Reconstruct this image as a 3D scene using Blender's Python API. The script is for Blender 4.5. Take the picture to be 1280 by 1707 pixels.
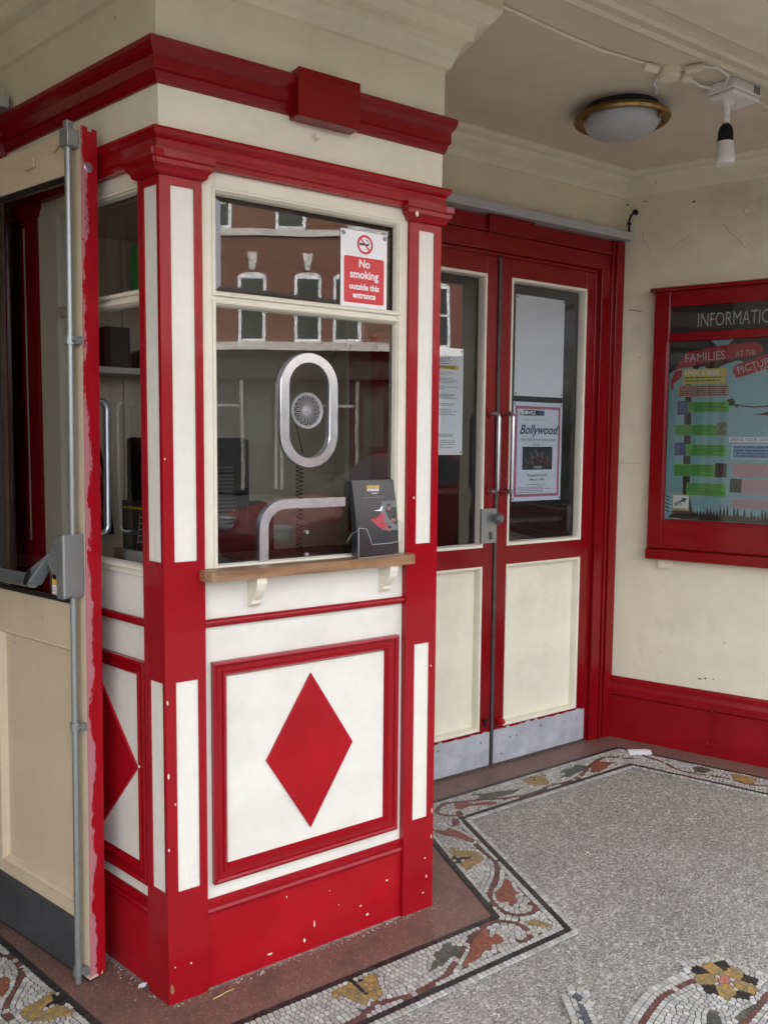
import bpy, bmesh, math, random
from mathutils import Matrix, Vector
random.seed(7)
for o in list(bpy.data.objects): bpy.data.objects.remove(o)
SC = bpy.context.scene
COL = SC.collection
PI = math.pi
def R(d): return math.radians(d)

# ------------------------------------------------------------------ camera
cam_data = bpy.data.cameras.new('camera'); cam = bpy.data.objects.new('camera', cam_data); COL.objects.link(cam)
right = Vector((0.81884543, -0.5739482, 0.00869593)); up = Vector((0.04093446, 0.0734981, 0.99645492)); fwd = Vector((0.57255264, 0.81558659, -0.08367784))
m = Matrix((right, up, -fwd)).transposed().to_4x4(); m.translation = Vector((-0.73702441, -1.95141269, 1.4))
cam.matrix_world = m
cam_data.sensor_fit = 'VERTICAL'; cam_data.sensor_height = 36.0; cam_data.lens = 36.0 * 1440.0 / 1707.0
cam_data.clip_start = 0.02; cam_data.clip_end = 500
SC.camera = cam
# ------------------------------------------------------------------ sky, sun, exposure
world = bpy.data.worlds.new('World'); SC.world = world; world.use_nodes = True
wn = world.node_tree.nodes; wl = world.node_tree.links
sky = wn.new('ShaderNodeTexSky'); sky.sky_type = 'NISHITA'; sky.sun_disc = False
SUN_EL, SUN_AZ = 52.0, -20.0          # azimuth measured clockwise from +Y
sky.sun_elevation = R(SUN_EL); sky.sun_rotation = R(SUN_AZ)
sky.air_density = 0.5; sky.dust_density = 6.0; sky.ozone_density = 0.5
bg = wn['Background']; bg.inputs['Strength'].default_value = 0.15
hs = wn.new('ShaderNodeHueSaturation'); hs.inputs['Saturation'].default_value = 0.25      # overcast: a nearly colourless sky
wl.new(sky.outputs['Color'], hs.inputs['Color']); wl.new(hs.outputs['Color'], bg.inputs['Color'])
sd = bpy.data.lights.new('sun', 'SUN'); sun = bpy.data.objects.new('sun', sd); COL.objects.link(sun)
sd.energy = 0.9; sd.angle = R(20); sd.color = (1.0, 0.96, 0.9)
dv = Vector((math.sin(R(SUN_AZ)) * math.cos(R(SUN_EL)), math.cos(R(SUN_AZ)) * math.cos(R(SUN_EL)), math.sin(R(SUN_EL))))
sun.rotation_euler = (-dv).to_track_quat('-Z', 'Y').to_euler(); sun.location = dv * 30
vs = SC.view_settings; vs.view_transform = 'Standard'; vs.look = 'None'; vs.gamma = 1.0; vs.exposure = 3.62; vs.use_curve_mapping = False
SC.render.engine = 'CYCLES'
SC.cycles.max_bounces = 10; SC.cycles.diffuse_bounces = 6; SC.cycles.transparent_max_bounces = 12; SC.cycles.caustics_reflective = False

# ------------------------------------------------------------------ materials
def lin(c):
    return tuple(((v / 255.0) / 12.92 if v / 255.0 <= 0.04045 else ((v / 255.0 + 0.055) / 1.055) ** 2.4) for v in c)
def newmat(name):
    mt = bpy.data.materials.new(name); mt.use_nodes = True
    nt = mt.node_tree; b = nt.nodes['Principled BSDF']
    return mt, nt, b
def tex(nt, kind, scale=1.0, vec=(1, 1, 1), rot=(0, 0, 0), **kw):
    tc = nt.nodes.new('ShaderNodeTexCoord'); mp = nt.nodes.new('ShaderNodeMapping')
    mp.inputs['Scale'].default_value = vec; mp.inputs['Rotation'].default_value = rot
    nt.links.new(tc.outputs['Object'], mp.inputs['Vector'])
    t = nt.nodes.new(kind); t.inputs['Scale'].default_value = scale
    nt.links.new(mp.outputs['Vector'], t.inputs['Vector'])
    for k, v in kw.items():
        if k in t.inputs: t.inputs[k].default_value = v
        else: setattr(t, k, v)
    return t
def ramp(nt, sock, stops, interp='LINEAR'):
    r = nt.nodes.new('ShaderNodeValToRGB'); r.color_ramp.interpolation = interp
    e = r.color_ramp.elements
    while len(e) < len(stops): e.new(0.5)
    for i, (p, c) in enumerate(stops):
        e[i].position = p; e[i].color = (c if len(c) == 4 else (*c, 1)) if isinstance(c, tuple) else (c, c, c, 1)
    nt.links.new(sock, r.inputs['Fac']); return r
def mixc(nt, fac, a, b, mode='MIX'):
    mx = nt.nodes.new('ShaderNodeMix'); mx.data_type = 'RGBA'; mx.blend_type = mode
    for s, v in ((0, fac), (6, a), (7, b)):
        if isinstance(v, (int, float)): mx.inputs[s].default_value = v
        elif isinstance(v, tuple): mx.inputs[s].default_value = (*v, 1) if len(v) == 3 else v
        else: nt.links.new(v, mx.inputs[s])
    return mx.outputs[2]
def bump(nt, b, sock, strength=0.3, dist=0.002, prev=None):
    bp = nt.nodes.new('ShaderNodeBump'); bp.inputs['Strength'].default_value = strength; bp.inputs['Distance'].default_value = dist
    nt.links.new(sock, bp.inputs['Height'])
    if prev is not None: nt.links.new(prev, bp.inputs['Normal'])
    nt.links.new(bp.outputs['Normal'], b.inputs['Normal']); return bp.outputs['Normal']
def paint(name, col, rough=0.3, chips=None, chip_amt=0.0, var=0.08, brush=0.25, coat=0.0, dirt=0.0, vec=(1, 1, 1), worn=None, spec=0.24, grime=0.0):
    mt, nt, b = newmat(name)
    n1 = tex(nt, 'ShaderNodeTexNoise', 5.0, Detail=6.0, Roughness=0.6)
    dk = tuple(c * (1 - var * 2.2) for c in col); lt = tuple(min(1, c * (1 + var)) for c in col)
    c = ramp(nt, n1.outputs['Fac'], [(0.3, dk), (0.7, lt)]).outputs['Color']
    if grime:
        n6 = tex(nt, 'ShaderNodeTexNoise', 3.1, Detail=10.0, Roughness=0.8)
        c = mixc(nt, ramp(nt, n6.outputs['Fac'], [(0.46, 0.0), (0.70, grime)]).outputs['Color'], c, (0.16, 0.12, 0.09))
    if dirt:
        n2 = tex(nt, 'ShaderNodeTexNoise', 2.3, Detail=9.0, Roughness=0.75)
        c = mixc(nt, ramp(nt, n2.outputs['Fac'], [(0.52, 0.0), (0.75, dirt)]).outputs['Color'], c, (0.12, 0.09, 0.06))
        n4 = tex(nt, 'ShaderNodeTexVoronoi', 9.0, Randomness=1.0)
        c = mixc(nt, ramp(nt, n4.outputs['Distance'], [(0.0, 0.7), (0.028, 0.45), (0.045, 0.0)]).outputs['Color'], c, (0.06, 0.045, 0.03))
    if chips:
        v = tex(nt, 'ShaderNodeTexVoronoi', 16.0, vec=(1, 1, 1), Randomness=1.0)
        nz = tex(nt, 'ShaderNodeTexNoise', 60.0, Detail=3.0)
        ad = nt.nodes.new('ShaderNodeMath'); ad.operation = 'MULTIPLY_ADD'; ad.inputs[1].default_value = 0.16
        nt.links.new(nz.outputs['Fac'], ad.inputs[0]); nt.links.new(v.outputs['Distance'], ad.inputs[2])
        # only some cells carry a chip
        sel = nt.nodes.new('ShaderNodeSeparateColor'); nt.links.new(v.outputs['Color'], sel.inputs['Color'])
        pick = ramp(nt, sel.outputs[0], [(0.0, 0.0), (0.78 - chip_amt, 0.0), (0.79 - chip_amt, 1.0)])
        msk = ramp(nt, ad.outputs[0], [(0.125, 1.0), (0.145, 0.0)])
        mm = nt.nodes.new('ShaderNodeMath'); mm.operation = 'MULTIPLY'
        nt.links.new(pick.outputs['Color'], mm.inputs[0]); nt.links.new(msk.outputs['Color'], mm.inputs[1])
        c = mixc(nt, mm.outputs[0], c, chips)
    if worn:
        sx, x0, x1, colr = worn
        tc = nt.nodes.new('ShaderNodeTexCoord'); sp = nt.nodes.new('ShaderNodeSeparateXYZ'); nt.links.new(tc.outputs['Object'], sp.inputs[0])
        nz = tex(nt, 'ShaderNodeTexNoise', 5.0, vec=(1, 1, 0.6), Detail=9.0, Roughness=0.75)
        nf = tex(nt, 'ShaderNodeTexNoise', 120.0, vec=(1, 1, 0.3), Detail=4.0, Roughness=0.7)
        mr = nt.nodes.new('ShaderNodeMapRange'); mr.inputs[1].default_value = x0; mr.inputs[2].default_value = x1; mr.inputs[3].default_value = -0.22; mr.inputs[4].default_value = -1.05
        nt.links.new(sp.outputs[sx], mr.inputs[0])
        zr = nt.nodes.new('ShaderNodeMapRange'); zr.inputs[1].default_value = 1.0; zr.inputs[2].default_value = 1.6; zr.inputs[3].default_value = 0.0; zr.inputs[4].default_value = -0.14
        nt.links.new(sp.outputs[2], zr.inputs[0])
        a1 = nt.nodes.new('ShaderNodeMath'); a1.operation = 'MULTIPLY_ADD'; a1.inputs[1].default_value = 2.4; nt.links.new(nz.outputs['Fac'], a1.inputs[0]); nt.links.new(mr.outputs[0], a1.inputs[2])
        a2 = nt.nodes.new('ShaderNodeMath'); a2.operation = 'MULTIPLY_ADD'; a2.inputs[1].default_value = 0.5; nt.links.new(nf.outputs['Fac'], a2.inputs[0]); nt.links.new(a1.outputs[0], a2.inputs[2])
        a3 = nt.nodes.new('ShaderNodeMath'); a3.operation = 'ADD'; nt.links.new(a2.outputs[0], a3.inputs[0]); nt.links.new(zr.outputs[0], a3.inputs[1])
        c = mixc(nt, ramp(nt, a3.outputs[0], [(0.95, 0.0), (1.10, 0.65)]).outputs['Color'], c, colr)
        c = mixc(nt, ramp(nt, a3.outputs[0], [(1.14, 0.0), (1.22, 0.85)]).outputs['Color'], c, (0.72, 0.66, 0.58))
    nt.links.new(c, b.inputs['Base Color']); b.inputs['Roughness'].default_value = rough
    b.inputs['Specular IOR Level'].default_value = spec
    if coat: b.inputs['Coat Weight'].default_value = coat * (0.5 if coat < 0.7 else 1.2); b.inputs['Coat Roughness'].default_value = 0.08
    if brush:
        st = tex(nt, 'ShaderNodeTexNoise', 1.0, vec=vec, Detail=5.0, Roughness=0.55)
        nb = tex(nt, 'ShaderNodeTexNoise', 90.0, Detail=3.0)
        nn = bump(nt, b, st.outputs['Fac'], brush, 0.004 if brush < 0.55 else 0.0014)
        bump(nt, b, nb.outputs['Fac'], brush * 0.5, 0.001, nn)
    return mt
def plain(name, col, rough=0.5, metal=0.0, spec=0.5, emit=None, noise=0.0, nscale=20.0, bmp=0.0):
    mt, nt, b = newmat(name)
    b.inputs['Base Color'].default_value = (*col, 1); b.inputs['Roughness'].default_value = rough; b.inputs['Metallic'].default_value = metal
    b.inputs['Specular IOR Level'].default_value = spec
    if noise:
        n = tex(nt, 'ShaderNodeTexNoise', nscale, Detail=6.0, Roughness=0.65)
        c = ramp(nt, n.outputs['Fac'], [(0.3, tuple(v * (1 - noise) for v in col)), (0.7, tuple(min(1, v * (1 + noise * 0.6)) for v in col))])
        nt.links.new(c.outputs['Color'], b.inputs['Base Color'])
        if bmp: bump(nt, b, n.outputs['Fac'], bmp, 0.002)
    if emit: b.inputs['Emission Color'].default_value = (*emit[0], 1); b.inputs['Emission Strength'].default_value = emit[1]
    return mt
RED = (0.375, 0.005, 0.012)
RED2 = (0.20, 0.0022, 0.006)      # deeper red with shade painted in, for upper cornice, door frames, doors and board
CHIP = (0.78, 0.74, 0.66)
M = {}
M['red'] = paint('red_gloss_paint', RED, 0.24, CHIP, -0.17, 0.09, 0.3, vec=(14, 14, 5), grime=0.06)
M['red_brush'] = paint('red_gloss_brushed', (0.31, 0.0035, 0.009), 0.16, CHIP, -0.12, 0.06, 0.8, coat=0.3, vec=(120, 120, 26))
M['red_h'] = paint('red_gloss_moulding', (0.29, 0.0035, 0.009), 0.2, CHIP, -0.12, 0.06, 0.4, coat=0.4, vec=(8, 8, 60))
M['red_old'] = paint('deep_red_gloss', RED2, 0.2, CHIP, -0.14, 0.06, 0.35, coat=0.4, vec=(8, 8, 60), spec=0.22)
M['red_shade_v'] = paint('deep_red_gloss_upright', RED2, 0.15, CHIP, -0.14, 0.06, 0.6, coat=0.4, vec=(150, 150, 22), spec=0.22)
M['red_edge'] = paint('red_worn_edge', RED, 0.35, CHIP, 0.12, 0.08, 0.35, vec=(40, 40, 6), worn=(1, 0.0, 0.043, (0.50, 0.27, 0.30)))
M['red_dark'] = paint('red_skirting_paint', (0.23, 0.003, 0.008), 0.3, (0.2, 0.03, 0.03), 0.0, 0.1, 0.2, vec=(6, 6, 30))
M['white'] = paint('white_panel_paint', (0.755, 0.745, 0.665), 0.32, None, 0, 0.03, 0.22, vec=(10, 10, 26), grime=0.14)
M['white_v'] = paint('white_strip_paint', (0.76, 0.75, 0.665), 0.24, None, 0, 0.02, 0.4, coat=0.3, vec=(60, 60, 8), grime=0.12)
M['cream'] = paint('cream_frame_paint', (0.77, 0.73, 0.60), 0.35, None, 0, 0.03, 0.2, vec=(10, 10, 40), grime=0.12)
M['cream_door'] = paint('cream_door_paint', (0.77, 0.74, 0.60), 0.3, None, 0, 0.03, 0.14, vec=(20, 20, 8), grime=0.18)
M['tan'] = paint('tan_door_paint', (0.63, 0.52, 0.365), 0.32, None, 0, 0.04, 0.12, vec=(20, 20, 6), dirt=0.1)
M['wall'] = paint('magnolia_wall_paint', (0.69, 0.625, 0.485), 0.6, None, 0, 0.04, 0.3, dirt=0.3, vec=(14, 14, 14))
M['plaster'] = paint('cream_ceiling_paint', (0.66, 0.60, 0.475), 0.65, None, 0, 0.03, 0.12, dirt=0.15, vec=(20, 20, 20))
M['crown'] = paint('cream_moulding_paint', (0.74, 0.69, 0.545), 0.5, None, 0, 0.04, 0.15, dirt=0.12, vec=(12, 12, 40))
M['chrome'] = plain('chrome', (0.62, 0.66, 0.72), 0.2, 1.0, noise=0.12, nscale=30)
M['steel'] = plain('satin_steel', (0.55, 0.57, 0.60), 0.33, 1.0, noise=0.15, nscale=40)
M['silverpaint'] = plain('silver_grey_paint', (0.30, 0.325, 0.32), 0.34, 0.6, noise=0.06, nscale=30)
M['barpaint'] = plain('dark_silver_bar', (0.17, 0.19, 0.19), 0.42, 0.5, noise=0.15, nscale=30)
M['darkmetal'] = plain('dark_oxidised_steel', (0.10, 0.095, 0.09), 0.5, 0.7, noise=0.3)
M['black'] = plain('black_plastic', (0.012, 0.012, 0.014), 0.5, spec=0.15)
M['rubber'] = plain('black_gap', (0.02, 0.018, 0.016), 0.8)
M['greyplastic'] = plain('grey_trunking', (0.42, 0.43, 0.43), 0.45, noise=0.06)
M['whiteplastic'] = plain('white_plastic', (0.74, 0.73, 0.70), 0.4, noise=0.06)
M['paper'] = plain('white_paper', (0.86, 0.89, 0.93), 0.45, noise=0.03, nscale=6)
M['ink'] = plain('black_ink', (0.02, 0.02, 0.025), 0.5)
M['inkgrey'] = plain('grey_ink', (0.22, 0.23, 0.25), 0.5)
M['navy'] = plain('navy_ink', (0.012, 0.03, 0.12), 0.5)
M['signred'] = plain('sign_red', (0.58, 0.02, 0.03), 0.3)
M['signwhite'] = plain('sign_white', (0.80, 0.81, 0.82), 0.3)
M['yellow'] = plain('yellow_print', (0.75, 0.52, 0.05), 0.4)
M['gold'] = plain('gold_print', (0.75, 0.48, 0.03), 0.4)
M['orange'] = plain('orange_print', (0.70, 0.36, 0.05), 0.4)
M['brass'] = plain('tarnished_brass', (0.34, 0.22, 0.08), 0.38, 1.0, noise=0.55, nscale=35)
M['grille'] = plain('frosted_grille', (0.30, 0.30, 0.30), 0.3, noise=0.1)
M['frost'] = plain('frosted_glass', (0.42, 0.45, 0.46), 0.25, noise=0.1, nscale=14)
M['kick'] = plain('dull_zinc_plate', (0.56, 0.60, 0.65), 0.45, 0.45, noise=0.28, nscale=9, bmp=0.15)
M['kickdark'] = plain('dark_lead_plate', (0.075, 0.08, 0.085), 0.55, 0.3, noise=0.3, nscale=12)
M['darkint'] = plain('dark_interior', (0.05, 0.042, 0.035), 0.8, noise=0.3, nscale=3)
M['intwall'] = plain('interior_wall', (0.70, 0.63, 0.47), 0.6, noise=0.08, nscale=3)
M['counter'] = plain('dark_counter', (0.015, 0.015, 0.016), 0.4, spec=0.15)
M['street'] = plain('street_asphalt', (0.045, 0.045, 0.046), 0.95, spec=0.02, noise=0.25, nscale=8)
M['pave'] = plain('pavement_stone', (0.32, 0.31, 0.29), 0.8, noise=0.2, nscale=5)
M['roofdark'] = plain('roof_slate', (0.06, 0.06, 0.065), 0.6)
M['grout'] = plain('grout', (0.075, 0.07, 0.062), 0.85, noise=0.3, nscale=60)
def mk_glass(name, ior=1.75, tint=(0.93, 0.95, 0.94), rough=0.0, dist=0.0):
    mt, nt, b = newmat(name); nt.nodes.remove(b)
    out = nt.nodes['Material Output']
    tr = nt.nodes.new('ShaderNodeBsdfTransparent'); tr.inputs['Color'].default_value = (*tint, 1)
    gl = nt.nodes.new('ShaderNodeBsdfGlossy'); gl.inputs['Roughness'].default_value = rough
    fr = nt.nodes.new('ShaderNodeFresnel'); fr.inputs['IOR'].default_value = ior
    mx = nt.nodes.new('ShaderNodeMixShader')
    nt.links.new(fr.outputs[0], mx.inputs[0]); nt.links.new(tr.outputs[0], mx.inputs[1]); nt.links.new(gl.outputs[0], mx.inputs[2])
    nt.links.new(mx.outputs[0], out.inputs['Surface'])
    if dist:
        n = tex(nt, 'ShaderNodeTexNoise', 3.0, Detail=1.0); bp = nt.nodes.new('ShaderNodeBump'); bp.inputs['Strength'].default_value = dist; bp.inputs['Distance'].default_value = 0.01
        nt.links.new(n.outputs['Fac'], bp.inputs['Height']); nt.links.new(bp.outputs['Normal'], gl.inputs['Normal'])
    return mt
M['glass'] = mk_glass('window_glass', 1.75, (0.965, 0.98, 0.975), dist=0.04)
M['glassback'] = mk_glass('glass_inner_face', 1.0, (0.98, 0.99, 0.985))
def mk_acrylic():
    mt, nt, b = newmat('clear_acrylic'); nt.nodes.remove(b); out = nt.nodes['Material Output']
    tr = nt.nodes.new('ShaderNodeBsdfTransparent'); tr.inputs['Color'].default_value = (0.96, 0.97, 0.975, 1)
    gl = nt.nodes.new('ShaderNodeBsdfGlossy'); gl.inputs['Roughness'].default_value = 0.03
    lw_ = nt.nodes.new('ShaderNodeLayerWeight'); lw_.inputs['Blend'].default_value = 0.25
    r_ = ramp(nt, lw_.outputs['Facing'], [(0.0, 0.03), (0.6, 0.06), (1.0, 0.7)])
    mx = nt.nodes.new('ShaderNodeMixShader'); nt.links.new(r_.outputs['Color'], mx.inputs[0]); nt.links.new(tr.outputs[0], mx.inputs[1]); nt.links.new(gl.outputs[0], mx.inputs[2])
    nt.links.new(mx.outputs[0], out.inputs['Surface']); return mt
M['acrylic'] = mk_acrylic()
def wood(name, c1, c2):
    mt, nt, b = newmat(name)
    n = tex(nt, 'ShaderNodeTexNoise', 1.0, vec=(5, 60, 60), Detail=8.0, Roughness=0.65)
    n2 = tex(nt, 'ShaderNodeTexNoise', 7.0, Detail=5.0, Roughness=0.7)
    c = ramp(nt, n.outputs['Fac'], [(0.3, c1), (0.68, c2)]).outputs['Color']
    c = mixc(nt, ramp(nt, n2.outputs['Fac'], [(0.5, 0.0), (0.72, 0.65)]).outputs['Color'], c, (0.10, 0.05, 0.03))
    nt.links.new(c, b.inputs['Base Color']); b.inputs['Roughness'].default_value = 0.38
    bump(nt, b, n.outputs['Fac'], 0.25, 0.002); return mt
M['wood'] = wood('varnished_wood', (0.15, 0.075, 0.035), (0.37, 0.21, 0.105))
def terrazzo():
    mt, nt, b = newmat('grey_terrazzo')
    wob = tex(nt, 'ShaderNodeTexNoise', 55.0, Detail=2.0)
    tc = nt.nodes.new('ShaderNodeTexCoord')
    vm = nt.nodes.new('ShaderNodeVectorMath'); vm.operation = 'MULTIPLY_ADD'; vm.inputs[1].default_value = (0.006, 0.006, 0.006)
    nt.links.new(wob.outputs['Color'], vm.inputs[0]); nt.links.new(tc.outputs['Object'], vm.inputs[2])
    def vor(scale, feat, rot=0.0, st=(1, 1.0, 1)):
        mp = nt.nodes.new('ShaderNodeMapping'); mp.inputs['Rotation'].default_value = (0, 0, rot); mp.inputs['Scale'].default_value = st
        nt.links.new(vm.outputs[0], mp.inputs['Vector'])
        v = nt.nodes.new('ShaderNodeTexVoronoi'); v.feature = feat; v.inputs['Scale'].default_value = scale; v.inputs['Randomness'].default_value = 1.0
        nt.links.new(mp.outputs[0], v.inputs['Vector']); return v
    # matrix with sand
    ns = tex(nt, 'ShaderNodeTexNoise', 420.0, Detail=3.0, Roughness=0.8)
    base = ramp(nt, ns.outputs['Fac'], [(0.35, (0.075, 0.072, 0.064)), (0.65, (0.22, 0.215, 0.195))]).outputs['Color']
    for sc, rot, thr, keep in ((205, 0.5, 0.12, 0.22), (128, 0.9, 0.10, 0.42), (92, 0.2, 0.08, 0.60)):
        vc = vor(sc, 'F1', rot, (1, 1.35, 1)); ve = vor(sc, 'DISTANCE_TO_EDGE', rot, (1, 1.35, 1))
        sp = nt.nodes.new('ShaderNodeSeparateColor'); nt.links.new(vc.outputs['Color'], sp.inputs['Color'])
        edge = ramp(nt, ve.outputs['Distance'], [(thr, 0.0), (thr + 0.03, 1.0)])
        kp = ramp(nt, sp.outputs[0], [(keep, 0.0), (keep + 0.02, 1.0)])
        mu = nt.nodes.new('ShaderNodeMath'); mu.operation = 'MULTIPLY'; nt.links.new(edge.outputs['Color'], mu.inputs[0]); nt.links.new(kp.outputs['Color'], mu.inputs[1])
        chipc = ramp(nt, sp.outputs[1], [(0.0, (0.24, 0.235, 0.215)), (0.4, (0.37, 0.365, 0.335)), (0.85, (0.50, 0.495, 0.46)), (1.0, (0.62, 0.60, 0.55))]).outputs['Color']
        base = mixc(nt, mu.outputs[0], base, chipc)
    big = tex(nt, 'ShaderNodeTexNoise', 2.5, Detail=5.0)
    base = mixc(nt, 1.0, base, ramp(nt, big.outputs['Fac'], [(0.3, 0.8), (0.7, 1.0)]).outputs['Color'], 'MULTIPLY')
    nt.links.new(base, b.inputs['Base Color']); b.inputs['Roughness'].default_value = 0.5
    bump(nt, b, ns.outputs['Fac'], 0.15, 0.001)
    return mt
M['terrazzo'] = terrazzo()
def redterrazzo():
    mt, nt, b = newmat('red_brown_terrazzo')
    v = tex(nt, 'ShaderNodeTexVoronoi', 420.0, Randomness=1.0)
    sp = nt.nodes.new('ShaderNodeSeparateColor'); nt.links.new(v.outputs['Color'], sp.inputs['Color'])
    c = ramp(nt, sp.outputs[0], [(0.0, (0.13, 0.068, 0.052)), (0.8, (0.21, 0.115, 0.088)), (0.95, (0.25, 0.15, 0.12)), (1.0, (0.42, 0.32, 0.28))]).outputs['Color']
    n = tex(nt, 'ShaderNodeTexNoise', 6.0, Detail=8.0, Roughness=0.7)
    c = mixc(nt, ramp(nt, n.outputs['Fac'], [(0.5, 0.0), (0.72, 0.75)]).outputs['Color'], c, (0.075, 0.06, 0.05))
    nt.links.new(c, b.inputs['Base Color']); b.inputs['Roughness'].default_value = 0.5
    return mt
M['redterr'] = redterrazzo()
def tesserae():
    mt, nt, b = newmat('tessera_stone')
    at = nt.nodes.new('ShaderNodeVertexColor'); at.layer_name = 'stone'
    n = tex(nt, 'ShaderNodeTexNoise', 130.0, Detail=6.0, Roughness=0.7)
    c = mixc(nt, 1.0, at.outputs['Color'], ramp(nt, n.outputs['Fac'], [(0.3, 0.72), (0.7, 1.05)]).outputs['Color'], 'MULTIPLY')
    nt.links.new(c, b.inputs['Base Color']); b.inputs['Roughness'].default_value = 0.45
    return mt
M['tessera'] = tesserae()
def brick():
    mt, nt, b = newmat('red_brick')
    t = tex(nt, 'ShaderNodeTexBrick', 4.4, rot=(R(90), 0, 0))
    t.inputs['Color1'].default_value = (0.118, 0.046, 0.029, 1); t.inputs['Color2'].default_value = (0.155, 0.060, 0.037, 1); t.inputs['Mortar'].default_value = (0.085, 0.055, 0.042, 1)
    t.inputs['Mortar Size'].default_value = 0.012
    nt.links.new(t.outputs['Color'], b.inputs['Base Color']); b.inputs['Roughness'].default_value = 0.85
    return mt
M['brick'] = brick()
M['shopstone'] = plain('painted_shopfront', (0.028, 0.028, 0.024), 0.8, spec=0.05, noise=0.5, nscale=1.5)
M['stone'] = plain('pale_stone', (0.46, 0.44, 0.39), 0.7, noise=0.15)
M['winwhite'] = plain('white_upvc', (0.58, 0.60, 0.62), 0.5)
M['winglass'] = plain('house_glass', (0.045, 0.055, 0.05), 0.15, 0.0, 0.15)
M['shopglass'] = plain('shop_glass', (0.02, 0.022, 0.022), 0.2, 0.0, 0.1)

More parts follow.
